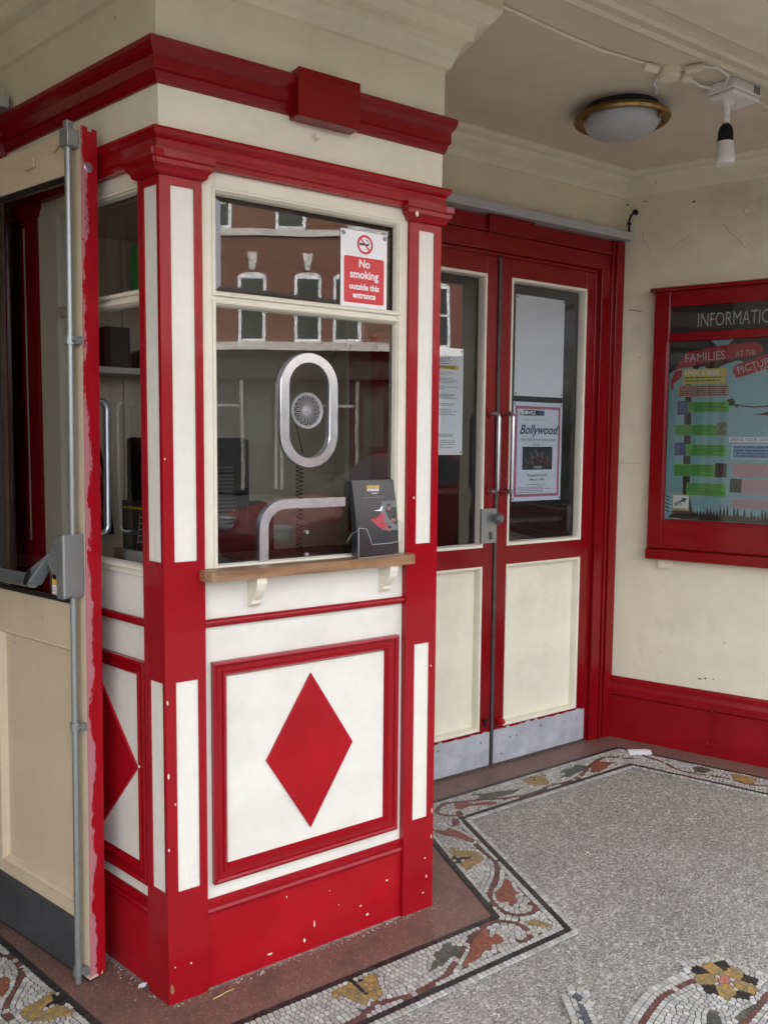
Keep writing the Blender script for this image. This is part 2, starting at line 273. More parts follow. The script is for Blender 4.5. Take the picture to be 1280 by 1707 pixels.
# ------------------------------------------------------------------ mesh helpers
class MB:
    def __init__(s): s.v = []; s.f = []; s.mi = []; s.cur = 0
    def add(s, vs, fs):
        n = len(s.v); s.v += [tuple(p) for p in vs]; s.f += [tuple(n + i for i in f) for f in fs]; s.mi += [s.cur] * len(fs); return s
    def box(s, x0, x1, y0, y1, z0, z1):
        return s.add([(x0, y0, z0), (x1, y0, z0), (x1, y1, z0), (x0, y1, z0), (x0, y0, z1), (x1, y0, z1), (x1, y1, z1), (x0, y1, z1)],
                     [(0, 3, 2, 1), (4, 5, 6, 7), (0, 1, 5, 4), (1, 2, 6, 5), (2, 3, 7, 6), (3, 0, 4, 7)])
    def xz(s, pts, y0, y1):                     # polygon in x,z extruded along y
        n = len(pts); vs = [(x, y0, z) for x, z in pts] + [(x, y1, z) for x, z in pts]
        return s.add(vs, [tuple(range(n)), tuple(range(2 * n - 1, n - 1, -1))] + [(i, i + n, (i + 1) % n + n, (i + 1) % n) for i in range(n)])
    def xy(s, pts, z0, z1):
        n = len(pts); vs = [(x, y, z0) for x, y in pts] + [(x, y, z1) for x, y in pts]
        return s.add(vs, [tuple(range(n)), tuple(range(2 * n - 1, n - 1, -1))] + [(i, i + n, (i + 1) % n + n, (i + 1) % n) for i in range(n)])
    def flat(s, pts, y):                        # flat print in the x,z plane
        return s.add([(x, y, z) for x, z in pts], [tuple(range(len(pts)))])
    def rect(s, x0, x1, z0, z1, y): return s.flat([(x0, z0), (x1, z0), (x1, z1), (x0, z1)], y)
    def disc(s, cx, cz, r, y, n=24, rz=None): return s.flat([(cx + r * math.cos(2 * PI * i / n), cz + (rz or r) * math.sin(2 * PI * i / n)) for i in range(n)], y)
    def ring(s, cx, cz, r0, r1, y, n=32):
        vs = []; fs = []
        for i in range(n):
            a = 2 * PI * i / n; vs += [(cx + r0 * math.cos(a), y, cz + r0 * math.sin(a)), (cx + r1 * math.cos(a), y, cz + r1 * math.sin(a))]
        for i in range(n): j = (i + 1) % n; fs.append((2 * i, 2 * i + 1, 2 * j + 1, 2 * j))
        return s.add(vs, fs)
    def stroke(s, pts, w, y):
        for (x0, z0), (x1, z1) in zip(pts, pts[1:]):
            l = math.hypot(x1 - x0, z1 - z0) or 1; nx, nz = -(z1 - z0) / l * w / 2, (x1 - x0) / l * w / 2
            s.flat([(x0 + nx, z0 + nz), (x0 - nx, z0 - nz), (x1 - nx, z1 - nz), (x1 + nx, z1 + nz)], y)
        return s
    def tube(s, pts, r, n=12, cap=True):
        pts = [Vector(p) for p in pts]; rs = r if isinstance(r, (list, tuple)) else [r] * len(pts)
        vs = []; fs = []; prev = None
        for i, p in enumerate(pts):
            t = (pts[min(i + 1, len(pts) - 1)] - pts[max(i - 1, 0)]).normalized()
            if prev is None: a = t.orthogonal().normalized()
            else: a = (prev - t * prev.dot(t)).normalized()
            prev = a; b = t.cross(a)
            for k in range(n): ang = 2 * PI * k / n; vs.append(p + (a * math.cos(ang) + b * math.sin(ang)) * rs[i])
        for i in range(len(pts) - 1):
            for k in range(n): fs.append((i * n + k, i * n + (k + 1) % n, (i + 1) * n + (k + 1) % n, (i + 1) * n + k))
        if cap: fs.append(tuple(range(n - 1, -1, -1))); fs.append(tuple((len(pts) - 1) * n + k for k in range(n)))
        return s.add(vs, fs)
    def lathe(s, prof, c=(0, 0, 0), axis='z', n=32):
        vs = []; fs = []; k = len(prof)
        for i in range(n):
            a = 2 * PI * i / n; ca, sa = math.cos(a), math.sin(a)
            for r, h in prof:
                p = {'z': (r * ca, r * sa, h), 'y': (r * ca, h, r * sa), 'x': (h, r * ca, r * sa)}[axis]
                vs.append((p[0] + c[0], p[1] + c[1], p[2] + c[2]))
        for i in range(n):
            j = (i + 1) % n
            for q in range(k - 1): fs.append((i * k + q, j * k + q, j * k + q + 1, i * k + q + 1))
        return s.add(vs, fs)
    def sweep(s, path, prof, side=1):           # profile (outward offset, z) swept along a plan path with mitres
        P = [Vector(p) for p in path]; n = len(P); k = len(prof); nm = []
        for i in range(n):
            ns = []
            if i > 0: d = (P[i] - P[i - 1]).normalized(); ns.append(Vector((d.y, -d.x)) * side)
            if i < n - 1: d = (P[i + 1] - P[i]).normalized(); ns.append(Vector((d.y, -d.x)) * side)
            nm.append(ns[0] if len(ns) == 1 else (ns[0] + ns[1]) / (1 + ns[0].dot(ns[1])))
        vs = [(P[i].x + nm[i].x * o, P[i].y + nm[i].y * o, z) for i in range(n) for o, z in prof]; fs = []
        for i in range(n - 1):
            for q in range(k): fs.append((i * k + q, i * k + (q + 1) % k, (i + 1) * k + (q + 1) % k, (i + 1) * k + q))
        fs.append(tuple(range(k))); fs.append(tuple((n - 1) * k + q for q in range(k - 1, -1, -1)))
        return s.add(vs, fs)
    def build(s, name, mat, parent=None, smooth=False, bev=0.0, label=None, loc=None, fix=True):
        me = bpy.data.meshes.new(name); me.from_pydata(s.v, [], s.f); 
        for mm in (mat if isinstance(mat, (list, tuple)) else [mat]): me.materials.append(M[mm] if isinstance(mm, str) else mm)
        for p, i in zip(me.polygons, s.mi): p.material_index = i
        if fix:
            bm = bmesh.new(); bm.from_mesh(me); bmesh.ops.recalc_face_normals(bm, faces=bm.faces); bm.to_mesh(me); bm.free()
        if smooth:
            for p in me.polygons: p.use_smooth = True
            try: me.set_sharp_from_angle(angle=R(40))
            except Exception: pass
        o = bpy.data.objects.new(name, me); COL.objects.link(o)
        if parent: o.parent = parent
        if loc: o.location = loc
        if bev:
            b = o.modifiers.new('bevel', 'BEVEL'); b.width = bev; b.segments = 2; b.limit_method = 'ANGLE'; b.angle_limit = R(35)
        if label: o['label'] = label
        return o
def tag(o, label, cat, group=None):
    o['label'] = label; o['category'] = cat; o['kind'] = 'thing'
    if group: o['group'] = group
    return o
def thing(name, label, cat, loc=(0, 0, 0), rotz=0.0, group=None):
    o = bpy.data.objects.new(name, None); COL.objects.link(o); o.location = loc; o.rotation_euler = (0, 0, rotz); o.empty_display_size = 0.05
    return tag(o, label, cat, group)
def struct(o): o['kind'] = 'structure'; return o
def text(body, size, x, z, y, mat, parent, name='lettering', align='LEFT', shear=0.0, bold=0.0, sx=1.0, rot=0.0, font=None):
    cu = bpy.data.curves.new('t', 'FONT'); cu.body = body; cu.size = size; cu.align_x = align; cu.shear = shear; cu.offset = bold; cu.resolution_u = 3
    ob = bpy.data.objects.new('t', cu); COL.objects.link(ob)
    bpy.context.view_layer.update()
    me = bpy.data.meshes.new_from_object(ob); bpy.data.objects.remove(ob); bpy.data.curves.remove(cu)
    c, s = math.cos(rot), math.sin(rot)
    for v in me.vertices:
        px, pz = v.co.x * sx, v.co.y
        v.co = (x + px * c - pz * s, y, z + px * s + pz * c)
    me.name = name; me.materials.clear(); me.materials.append(M[mat])
    bm = bmesh.new(); bm.from_mesh(me); bmesh.ops.recalc_face_normals(bm, faces=bm.faces)
    for f in bm.faces:
        if f.normal.y > 0: f.normal_flip()
    bm.to_mesh(me); bm.free()
    o = bpy.data.objects.new(name, me); COL.objects.link(o); o.parent = parent; return o
def lines(mb, x0, x1, z0, z1, n, y, h=0.0022, rnd=None):           # rows of small print
    rnd = rnd or random.Random(int(x0 * 9999 + z0 * 777))
    for i in range(n):
        z = z1 - (z1 - z0) * (i + 0.5) / n; x = x0; xe = x1 - (x1 - x0) * rnd.choice([0, 0, 0.05, 0.12, 0.3])
        while x < xe:
            w = rnd.uniform(2.0, 6.0) * h
            mb.rect(x, min(x + w, xe), z - h / 2, z + h / 2, y); x += w + h * 0.9
    return mb

# ------------------------------------------------------------------ plan of the place (metres; X along the kiosk front, Y into the building)
TL, TR = R(13.0), R(16.5)
LLEN = 0.755
KL, KR = Vector((0, 0)), Vector((0.822, 0))
LB = Vector((-LLEN * math.sin(TL), LLEN * math.cos(TL)))
RB = Vector((0.822 + 0.735 * math.tan(TR), 0.735))
KPATH = [LB, KL, KR, RB]
DY = 0.735
WO = Vector((2.464, 0.735)); WD = Vector((0.3584, -0.9336)); WLEN = 2.1
WEND = WO + WD * WLEN
LWO = Vector((-1.64, 0.735)); LWEND = LWO + Vector((-0.3584, -0.9336)) * WLEN
ZC = 2.585
MAT_L = Matrix.Translation((LB.x, LB.y, 0)) @ Matrix.Rotation(TL - PI / 2, 4, 'Z')     # local x runs from the back to the front corner
MAT_R = Matrix.Translation((KR.x, KR.y, 0)) @ Matrix.Rotation(PI / 2 - TR, 4, 'Z')
def offset(path, d):
    P = [Vector(p) for p in path]; out = []
    for i in range(len(P)):
        ns = []
        if i > 0: e = (P[i] - P[i - 1]).normalized(); ns.append(Vector((e.y, -e.x)))
        if i < len(P) - 1: e = (P[i + 1] - P[i]).normalized(); ns.append(Vector((e.y, -e.x)))
        nm = ns[0] if len(ns) == 1 else (ns[0] + ns[1]) / (1 + ns[0].dot(ns[1]))
        out.append(P[i] + nm * d)
    return out
PLAN = [LWEND, LWO, LB, KL, KR, RB, WO, WEND]

# ------------------------------------------------------------------ ground, street, floor
g = struct(MB().box(-120, 120, -120, 120, -0.5, -0.16).build('street_ground', 'street'))
pv = struct(MB().box(-30, 30, -4.1, -2.35, -0.155, -0.03).build('pavement', 'pave'))
fl = struct(MB().box(-4.5, 5.2, -2.3, 4.5, -0.155, 0.0).build('porch_floor', 'terrazzo'))
inner = offset(PLAN, 0.147)
rd = MB()
for i in range(len(PLAN) - 1):
    a, b, c, d = PLAN[i], PLAN[i + 1], inner[i + 1], inner[i]
    rd.add([(p.x, p.y, 0.003) for p in (a, b, c, d)], [(0, 1, 2, 3)])
rd.build('red_border', 'redterr', fl, fix=False)

# ------------------------------------------------------------------ mosaic: one stone per cell
MOS = [[["vine",0.017,[[0.2405,-0.3132],[0.2987,-0.3064],[0.3398,-0.3044],[0.3733,-0.3028],[0.402,-0.291],[0.4211,-0.2752],[0.4634,-0.2942],[0.5021,-0.3009],[0.5067,-0.3034],[0.5559,-0.3033],[0.5926,-0.2972],[0.638,-0.2929],[0.6802,-0.2706],[0.7282,-0.2425],[0.7783,-0.2132],[0.8339,-0.1848],[0.8892,-0.1706],[0.9262,-0.178],[0.9576,-0.2038],[0.966,-0.2358],[0.96,-0.2704],[0.9419,-0.2916],[0.9127,-0.2964],[0.9035,-0.2779]]],["vine",0.017,[[1.1833,0.2291],[1.1857,0.2025],[1.172,0.1629],[1.1701,0.1324],[1.1638,0.0976],[1.1457,0.0641],[1.1029,0.0195],[1.0571,-0.0132],[1.018,-0.0413],[0.9933,-0.0708],[0.9799,-0.1004],[0.9725,-0.1275],[0.9749,-0.1615],[0.998,-0.1909],[1.0309,-0.2041],[1.0685,-0.1926],[1.0794,-0.1669],[1.0583,-0.1525]]],["vine",0.016,[[2.3048,0.4508],[2.2619,0.4794],[2.246,0.5158],[2.1978,0.535],[2.1013,0.511],[1.9986,0.4592],[1.9359,0.4318],[1.8386,0.4298],[1.77,0.443],[1.7136,0.4272],[1.6352,0.4276],[1.553,0.442],[1.4893,0.4746],[1.409,0.5086],[1.3296,0.5421],[1.2807,0.5359],[1.237,0.5082],[1.2371,0.471],[1.2709,0.4391],[1.3051,0.4438]]],["vine",0.015,[[2.3702,0.4565],[2.3682,0.4168],[2.38,0.3587],[2.3591,0.2849],[2.3589,0.2284],[2.3886,0.1807],[2.4279,0.1269],[2.4502,0.0759],[2.4597,-0.0011],[2.509,-0.0513]]],["vine",0.02,[[-0.3302,0.4441],[-0.3007,0.4519],[-0.2836,0.4428],[-0.2708,0.4137],[-0.266,0.3707],[-0.2693,0.3342],[-0.2824,0.3055],[-0.3027,0.2737],[-0.3196,0.2455],[-0.3349,0.2131],[-0.3371,0.1813],[-0.3271,0.1582]]],["vine",0.018,[[1.1589,-0.6703],[1.1227,-0.6667],[1.0768,-0.6664],[1.0343,-0.6643],[0.9735,-0.6815],[0.9293,-0.6952],[0.868,-0.7192],[0.803,-0.7595]]],["vine",0.018,[[1.3417,-0.7984],[1.2638,-0.8141],[1.2104,-0.8238],[1.1665,-0.8322],[1.1017,-0.8433],[1.0396,-0.854]]]],[["red",[[0.7044,-0.2796],[0.7514,-0.2505],[0.7896,-0.2209],[0.8202,-0.2006],[0.8633,-0.1876],[0.8511,-0.2133],[0.8549,-0.2325],[0.878,-0.2189],[0.8793,-0.2408],[0.8695,-0.263],[0.8473,-0.2641],[0.8311,-0.2531],[0.8088,-0.2778],[0.7972,-0.2621],[0.764,-0.2823],[0.7307,-0.2862]]],["green",[[0.6247,-0.2475],[0.6484,-0.2265],[0.6696,-0.218],[0.666,-0.2041],[0.6824,-0.1958],[0.6992,-0.1994],[0.719,-0.181],[0.7421,-0.1804],[0.7363,-0.1967],[0.7535,-0.2124],[0.7476,-0.2283],[0.7292,-0.2354],[0.6979,-0.2373],[0.6555,-0.2537]]],["yellow",[[0.9847,-0.2222],[1.0209,-0.2316],[1.0364,-0.2617],[1.0434,-0.2884],[1.0094,-0.2714],[0.9887,-0.2469]]],["red",[[1.0283,-0.0539],[1.0724,-0.038],[1.1139,-0.003],[1.1124,-0.0339],[1.0851,-0.0722],[1.085,-0.0974],[1.0591,-0.0997],[1.0556,-0.1218],[1.0353,-0.137],[1.0185,-0.1303],[1.0269,-0.1121],[1.001,-0.1089],[1.0013,-0.0899]]],["yellow",[[0.3474,-0.1987],[0.3634,-0.1795],[0.3856,-0.181],[0.4096,-0.1767],[0.4172,-0.1749],[0.4213,-0.2405],[0.417,-0.2626],[0.3979,-0.2722],[0.3879,-0.2558],[0.3779,-0.2261],[0.3678,-0.2026]]],["yellow",[[0.4293,-0.1797],[0.4458,-0.1875],[0.4632,-0.1745],[0.4849,-0.1785],[0.4936,-0.1952],[0.4759,-0.2079],[0.4686,-0.2376],[0.4556,-0.2625],[0.4345,-0.2712],[0.4244,-0.2579],[0.4263,-0.2425]]],["black",[[0.4178,-0.174],[0.429,-0.1788],[0.4269,-0.2429],[0.4212,-0.2418]]],["black",[[0.4353,-0.1803],[0.4539,-0.1753],[0.4471,-0.1869]]],["black",[[0.388,-0.1772],[0.4084,-0.1773],[0.3974,-0.1891]]],["yellow",[[1.0742,0.229],[1.0993,0.2444],[1.104,0.225],[1.1279,0.2089],[1.1522,0.1884],[1.1562,0.1736],[1.1487,0.139],[1.1301,0.1203],[1.1045,0.1146],[1.0901,0.1168],[1.0634,0.1047],[1.0549,0.0994],[1.0501,0.1363],[1.069,0.1539],[1.1186,0.1593],[1.0972,0.1777],[1.0758,0.1961]]],["black",[[1.0684,0.2169],[1.0674,0.186],[1.1199,0.1608],[1.0898,0.1592],[1.0695,0.169],[1.0541,0.1411],[1.055,0.1711]]],["red",[[1.1393,0.3933],[1.1658,0.362],[1.1912,0.3718],[1.2044,0.3404],[1.206,0.2907],[1.2045,0.2486],[1.1865,0.2353],[1.1781,0.2579],[1.1692,0.2982],[1.1454,0.3316],[1.1315,0.3673]]],["vine",[[1.2313,0.4046],[1.2535,0.4208],[1.266,0.4142],[1.2541,0.3893],[1.2282,0.3742],[1.2193,0.3821]]],["vine",[[1.2833,0.4459],[1.3049,0.4608],[1.3166,0.4529],[1.3067,0.4302],[1.2849,0.4206]]],["green",[[1.465,0.5521],[1.4943,0.5324],[1.565,0.5163],[1.6485,0.4815],[1.5943,0.4654],[1.5297,0.4779],[1.4779,0.4723],[1.443,0.5057],[1.4714,0.517]]],["red",[[1.3415,0.5243],[1.3807,0.5177],[1.4043,0.4821],[1.4438,0.4753],[1.4897,0.4444],[1.4673,0.43],[1.4106,0.4583],[1.3713,0.4751],[1.3281,0.4659],[1.3214,0.4894]]],["yellow",[[1.7188,0.5545],[1.7629,0.5476],[1.8019,0.5558],[1.833,0.535],[1.8034,0.4755],[1.7736,0.4514],[1.7278,0.4712],[1.7171,0.5112]]],["black",[[1.7749,0.5578],[1.7892,0.5482],[1.7672,0.5087],[1.7572,0.5109]]],["green",[[1.8811,0.4799],[1.9285,0.4944],[1.9242,0.5207],[1.9589,0.5331],[1.9983,0.5188],[2.0354,0.5428],[2.0598,0.5142],[2.068,0.4965],[2.0212,0.4795],[1.9735,0.476],[1.9121,0.4591]]],["red",[[2.0238,0.4423],[2.0855,0.497],[2.145,0.5193],[2.1694,0.4905],[2.1905,0.4639],[2.1498,0.454],[2.1131,0.4421],[2.0489,0.4255]]],["yellow",[[2.5031,0.1041],[2.531,0.0762],[2.5484,0.0102],[2.4791,-0.014],[2.4489,0.0236],[2.4514,0.0572]]],["green",[[2.43,0.2375],[2.4745,0.227],[2.4729,0.1709],[2.4153,0.1721],[2.3989,0.2016]]],["yellow",[[-0.3106,0.1756],[-0.2918,0.1922],[-0.2639,0.1988],[-0.2327,0.217],[-0.2201,0.2129],[-0.2325,0.1817],[-0.254,0.1663],[-0.276,0.1478],[-0.2445,0.1514],[-0.2209,0.1566],[-0.2124,0.1379],[-0.2021,0.1099],[-0.2143,0.0975],[-0.2385,0.1058],[-0.2633,0.1106],[-0.301,0.1323]]],["black",[[-0.222,0.2053],[-0.2147,0.1718],[-0.2124,0.1379],[-0.2276,0.1654],[-0.2549,0.1627]]],["red",[[-0.335,0.346],[-0.3071,0.3504],[-0.3005,0.3272],[-0.31,0.2922],[-0.3288,0.2649],[-0.3488,0.2741]]],["yellow",[[1.2256,-0.6469],[1.2466,-0.6387],[1.2623,-0.6494],[1.2622,-0.6792],[1.2428,-0.7025],[1.2294,-0.697],[1.2216,-0.6772]]],["yellow",[[1.247,-0.7018],[1.2762,-0.6887],[1.2957,-0.6946],[1.3045,-0.7117],[1.2913,-0.7283],[1.2619,-0.737],[1.2493,-0.7248]]],["yellow",[[1.164,-0.6667],[1.1856,-0.6599],[1.2108,-0.672],[1.2202,-0.6907],[1.2132,-0.7038],[1.186,-0.7098],[1.1588,-0.6913]]],["yellow",[[1.2357,-0.7297],[1.2566,-0.7404],[1.2701,-0.7637],[1.2602,-0.7914],[1.2393,-0.7907],[1.2262,-0.7716],[1.2212,-0.7511]]],["yellow",[[1.1777,-0.7215],[1.2006,-0.7163],[1.2127,-0.7245],[1.2204,-0.7437],[1.2022,-0.7654],[1.1645,-0.7683],[1.1606,-0.7471]]],["pink",[[1.2127,-0.7049],[1.234,-0.7001],[1.2451,-0.7113],[1.2351,-0.7293],[1.2218,-0.7307],[1.2062,-0.7187]]],["black",[[1.2686,-0.6537],[1.3035,-0.6622],[1.2867,-0.6922],[1.2621,-0.6939],[1.2649,-0.6774]]],["black",[[1.2022,-0.631],[1.2267,-0.6439],[1.219,-0.679],[1.1872,-0.6588]]],["black",[[1.2913,-0.7283],[1.3031,-0.765],[1.2723,-0.7721],[1.2623,-0.7407]]],["black",[[1.1563,-0.6931],[1.1834,-0.7115],[1.1612,-0.7388],[1.136,-0.7216]]],["black",[[1.215,-0.7572],[1.2289,-0.7836],[1.2045,-0.7989],[1.1856,-0.7742]]],["green",[[1.1106,-0.8189],[1.156,-0.8124],[1.2096,-0.8168],[1.2025,-0.8249],[1.1455,-0.8304],[1.108,-0.8356]]],["green",[[1.0689,-0.7718],[1.0945,-0.7641],[1.0996,-0.7802],[1.07,-0.8096],[1.0223,-0.8247],[1.0375,-0.7934]]],["slate",[[0.8441,-0.5401],[0.866,-0.5317],[0.8675,-0.5561],[0.8463,-0.5614]]],["slate",[[0.8373,-0.565],[0.8475,-0.5719],[0.8132,-0.6295],[0.7869,-0.6658],[0.7778,-0.6479]]]],[[0.8377,-0.6985],[0.8888,-0.6816],[0.9649,-0.6628],[1.0577,-0.6465],[1.123,-0.6494],[1.1728,-0.6476],[1.1972,-0.6126],[1.2513,-0.6267],[1.3159,-0.6476],[1.3045,-0.6931],[1.3228,-0.7388],[1.3315,-0.7772],[1.3691,-0.8171],[1.1422,-0.9638],[0.7693,-0.7634]],[[0.8329,-0.5292],[0.8771,-0.5119],[0.8867,-0.5458],[0.8341,-0.6199],[0.7949,-0.6886],[0.7476,-0.662],[0.7994,-0.5837]]]
STK, POL, REG, REG2 = MOS
TS = 0.0138
rr = random.Random(3)
COLS = {'white': [(0.51, 0.515, 0.485), (0.45, 0.455, 0.425), (0.38, 0.385, 0.36), (0.57, 0.575, 0.54), (0.49, 0.47, 0.415)], 'black': [(0.02, 0.02, 0.022), (0.035, 0.033, 0.033)],
        'vine': [(0.15, 0.06, 0.05), (0.18, 0.075, 0.06), (0.12, 0.05, 0.043), (0.17, 0.07, 0.06), (0.15, 0.06, 0.05), (0.14, 0.06, 0.05), (0.15, 0.06, 0.05), (0.18, 0.075, 0.06), (0.12, 0.05, 0.043), (0.17, 0.07, 0.06), (0.16, 0.06, 0.05), (0.13, 0.06, 0.05), (0.5, 0.45, 0.4)],
        'red': [(0.27, 0.085, 0.05), (0.22, 0.08, 0.055), (0.31, 0.10, 0.06)], 'green': [(0.10, 0.105, 0.085), (0.075, 0.085, 0.068), (0.13, 0.13, 0.105)],
        'yellow': [(0.38, 0.25, 0.09), (0.30, 0.22, 0.10), (0.44, 0.27, 0.08), (0.26, 0.20, 0.11)], 'pink': [(0.42, 0.17, 0.12)], 'slate': [(0.09, 0.10, 0.12), (0.12, 0.13, 0.15)]}
seeds = []; grid = {}; KEEP = set()
def near(x, y, d):
    gx, gy = int(math.floor(x / 0.02)), int(math.floor(y / 0.02)); k = int(d / 0.02) + 1
    for i in range(gx - k, gx + k + 1):
        for j in range(gy - k, gy + k + 1):
            for s in grid.get((i, j), ()):
                if (seeds[s][0] - x) ** 2 + (seeds[s][1] - y) ** 2 < d * d: return True
    return False
ANG = {}
def seed(x, y, c, mind=0.0, keep=False, t=None):
    if mind and near(x, y, mind): return
    if keep: KEEP.add(len(seeds))
    if t is not None: ANG[len(seeds)] = math.atan2(t.y, t.x)
    grid.setdefault((int(math.floor(x / 0.02)), int(math.floor(y / 0.02))), []).append(len(seeds)); seeds.append((x, y, c))
def walk(pts, step, closed=False):
    P = [Vector(p) for p in pts] + ([Vector(pts[0])] if closed else []); out = []; carry = step / 2
    for a, b in zip(P, P[1:]):
        l = (b - a).length
        if l < 1e-6: continue
        d = (b - a) / l; t = carry
        while t < l: out.append((a + d * t, d)); t += step
        carry = t - l
    return out
def inside(x, y, poly):
    r = False; n = len(poly); j = n - 1
    for i in range(n):
        xi, yi = poly[i]; xj, yj = poly[j]
        if (yi > y) != (yj > y) and x < (xj - xi) * (y - yi) / (yj - yi) + xi: r = not r
        j = i
    return r
def jit(a): return rr.uniform(-a, a)
BK0, BK1 = 0.157, 0.324         # centres of the two black lines, distance from the walls
def border_rows(rows):
    for d, c in rows:
        for p, t in walk(offset(PLAN, d), TS * 1.12): seed(p.x + jit(0.0006), p.y + jit(0.0006), c, TS * 0.6, True, t)
border_rows(((BK0, 'black'), (BK1, 'black')))
band_lo, band_hi = BK0 + TS * 1.9, BK1 - TS * 1.9
def chaikin(pts, n=2):
    for _ in range(n):
        q = [pts[0]]
        for a, b in zip(pts, pts[1:]):
            q += [[a[0] * .75 + b[0] * .25, a[1] * .75 + b[1] * .25], [a[0] * .25 + b[0] * .75, a[1] * .25 + b[1] * .75]]
        pts = q + [pts[-1]]
    return pts
for c, w, pts in STK:
    for p, t in walk(chaikin(pts), TS * 1.15): seed(p.x + jit(.0005), p.y + jit(.0005), c, TS * 0.55, False, t)
for c, poly in POL:             # motif stones, then a row just inside and just outside every outline
    area = 0.5 * sum(poly[i - 1][0] * poly[i][1] - poly[i][0] * poly[i - 1][1] for i in range(len(poly))); sg = 1 if area > 0 else -1
    hw = TS * 0.36
    for p, t in walk(poly, TS * 0.85, True):
        nx, ny = -t.y * sg, t.x * sg
        if inside(p.x + nx * hw, p.y + ny * hw, poly): seed(p.x + nx * hw, p.y + ny * hw, c, TS * 0.5, False, t)
    xs = [q[0] for q in poly]; ys = [q[1] for q in poly]; y = min(ys)
    while y < max(ys):
        x = min(xs) + jit(TS * .3)
        while x < max(xs):
            if inside(x, y, poly): seed(x, y, c, TS * 0.72)
            x += TS * 0.4
        y += TS * 0.4
border_rows(((BK0 + TS * 1.25, 'white'), (BK1 - TS * 1.3, 'white'), (BK1 + TS * 1.3, 'white')))
for c, poly in POL:
    area = 0.5 * sum(poly[i - 1][0] * poly[i][1] - poly[i][0] * poly[i - 1][1] for i in range(len(poly))); sg = 1 if area > 0 else -1
    for p, t in walk(poly, TS * 0.9, True):
        x, y = p.x + t.y * sg * TS * 0.42, p.y - t.x * sg * TS * 0.42
        if not inside(x, y, poly): seed(x, y, 'white', TS * 0.7, False, t)
for c, w, pts in STK:
    for sd_ in (1, -1):
        for k in (1.08, 2.1):
            for p, t in walk(chaikin(pts), TS * 1.08): seed(p.x - t.y * sd_ * TS * k, p.y + t.x * sd_ * TS * k, 'white', TS * 0.9, False, t)
WALLS = [(PLAN[i], PLAN[i + 1]) for i in range(len(PLAN) - 1)]
def dist(x, y):
    best = 9; p = Vector((x, y))
    for a, b in WALLS:
        d = b - a; t = max(0, min(1, (p - a).dot(d) / d.length_squared)); best = min(best, (p - a - d * t).length)
    return best
for i in range(len(PLAN) - 1):          # background rows parallel to each wall
    d = BK0 + TS * 2.3
    while d < BK1 - TS * 1.6:
        a, b = offset(PLAN, d)[i:i + 2]
        for p, t in walk([a, b], TS * 1.08):
            dd = dist(p.x, p.y)
            if d - 0.07 < dd: seed(p.x + jit(.0006), p.y + jit(.0006), 'white', TS * 0.86, False, t)
        d += TS * 1.02
for reg in (REG, REG2):
    xs = [q[0] for q in reg]; ys = [q[1] for q in reg]
    for p, t in walk(reg, TS * 1.1, True): seed(p.x, p.y, 'white', TS * 0.84, False, t)
    y = min(ys)
    while y < max(ys):
        x = min(xs)
        while x < max(xs):
            if inside(x, y, reg): seed(x + jit(.001), y + jit(.001), 'white', TS * 0.86)
            x += TS * 0.35
        y += TS * 0.35
CAMP = Vector((-0.737, -1.951))
def visible(x, y):
    v = Vector((x, y)) - CAMP; dx = v.x * 0.81885 - v.y * 0.57395; dz = v.x * 0.57255 + v.y * 0.81559
    return dz > 0.8 and abs(dx) < dz * 0.47 + 0.7
BAND = [(p.x, p.y) for p in offset(PLAN, BK1 - TS * 0.5)] + [(p.x, p.y) for p in reversed(offset(PLAN, BK0))]
cells = []
GAP = 0.0012
for si, (x, y, c) in enumerate(seeds):
    if not visible(x, y): continue
    if c == 'white' and si not in KEEP and not (inside(x, y, REG) or inside(x, y, REG2)):
        if not inside(x, y, BAND) and not (x > 0.7 and y < -0.45): continue      # keep whites inside the border or hugging the centre motif
    an = ANG.get(si)
    if an is None:
        best = 1e9
        gx, gy = int(math.floor(x / 0.02)), int(math.floor(y / 0.02))
        for i in range(gx - 2, gx + 3):
            for j in range(gy - 2, gy + 3):
                for s in grid.get((i, j), ()):
                    q = (seeds[s][0] - x) ** 2 + (seeds[s][1] - y) ** 2
                    if s in ANG and q < best: best = q; an = ANG[s]
        an = an or 0.0
    h = TS * (0.60 if si in KEEP else 0.74 if c == 'white' else 0.68); ca, sa = math.cos(an), math.sin(an)
    poly = [(px * h * ca - py * h * sa, px * h * sa + py * h * ca) for px, py in ((-1, -1), (1, -1), (1, 1), (-1, 1))]
    gx, gy = int(math.floor(x / 0.02)), int(math.floor(y / 0.02))
    for i in range(gx - 2, gx + 3):
        for j in range(gy - 2, gy + 3):
            for s in grid.get((i, j), ()):
                if s == si: continue
                nx, ny = seeds[s][0] - x, seeds[s][1] - y; l = math.hypot(nx, ny)
                if l > 0.040 or l < 1e-6: continue
                nx /= l; ny /= l; lim = l / 2 - (GAP if c == 'white' or seeds[s][2] != c else GAP * 0.3)
                out = []
                for k in range(len(poly)):
                    a, b = poly[k - 1], poly[k]; da, db = a[0] * nx + a[1] * ny - lim, b[0] * nx + b[1] * ny - lim
                    if (da <= 0) != (db <= 0):
                        t = da / (da - db); out.append((a[0] + (b[0] - a[0]) * t, a[1] + (b[1] - a[1]) * t))
                    if db <= 0: out.append(b)
                poly = out
                if len(poly) < 3: break
            if len(poly) < 3: break
        if len(poly) < 3: break
    if len(poly) < 3: continue
    ar = abs(0.5 * sum(poly[k - 1][0] * poly[k][1] - poly[k][0] * poly[k - 1][1] for k in range(len(poly))))
    if ar < 1.2e-5: continue
    cells.append((x, y, c, poly))
cells.sort(key=lambda q: (q[0] - CAMP.x) ** 2 + (q[1] - CAMP.y) ** 2)
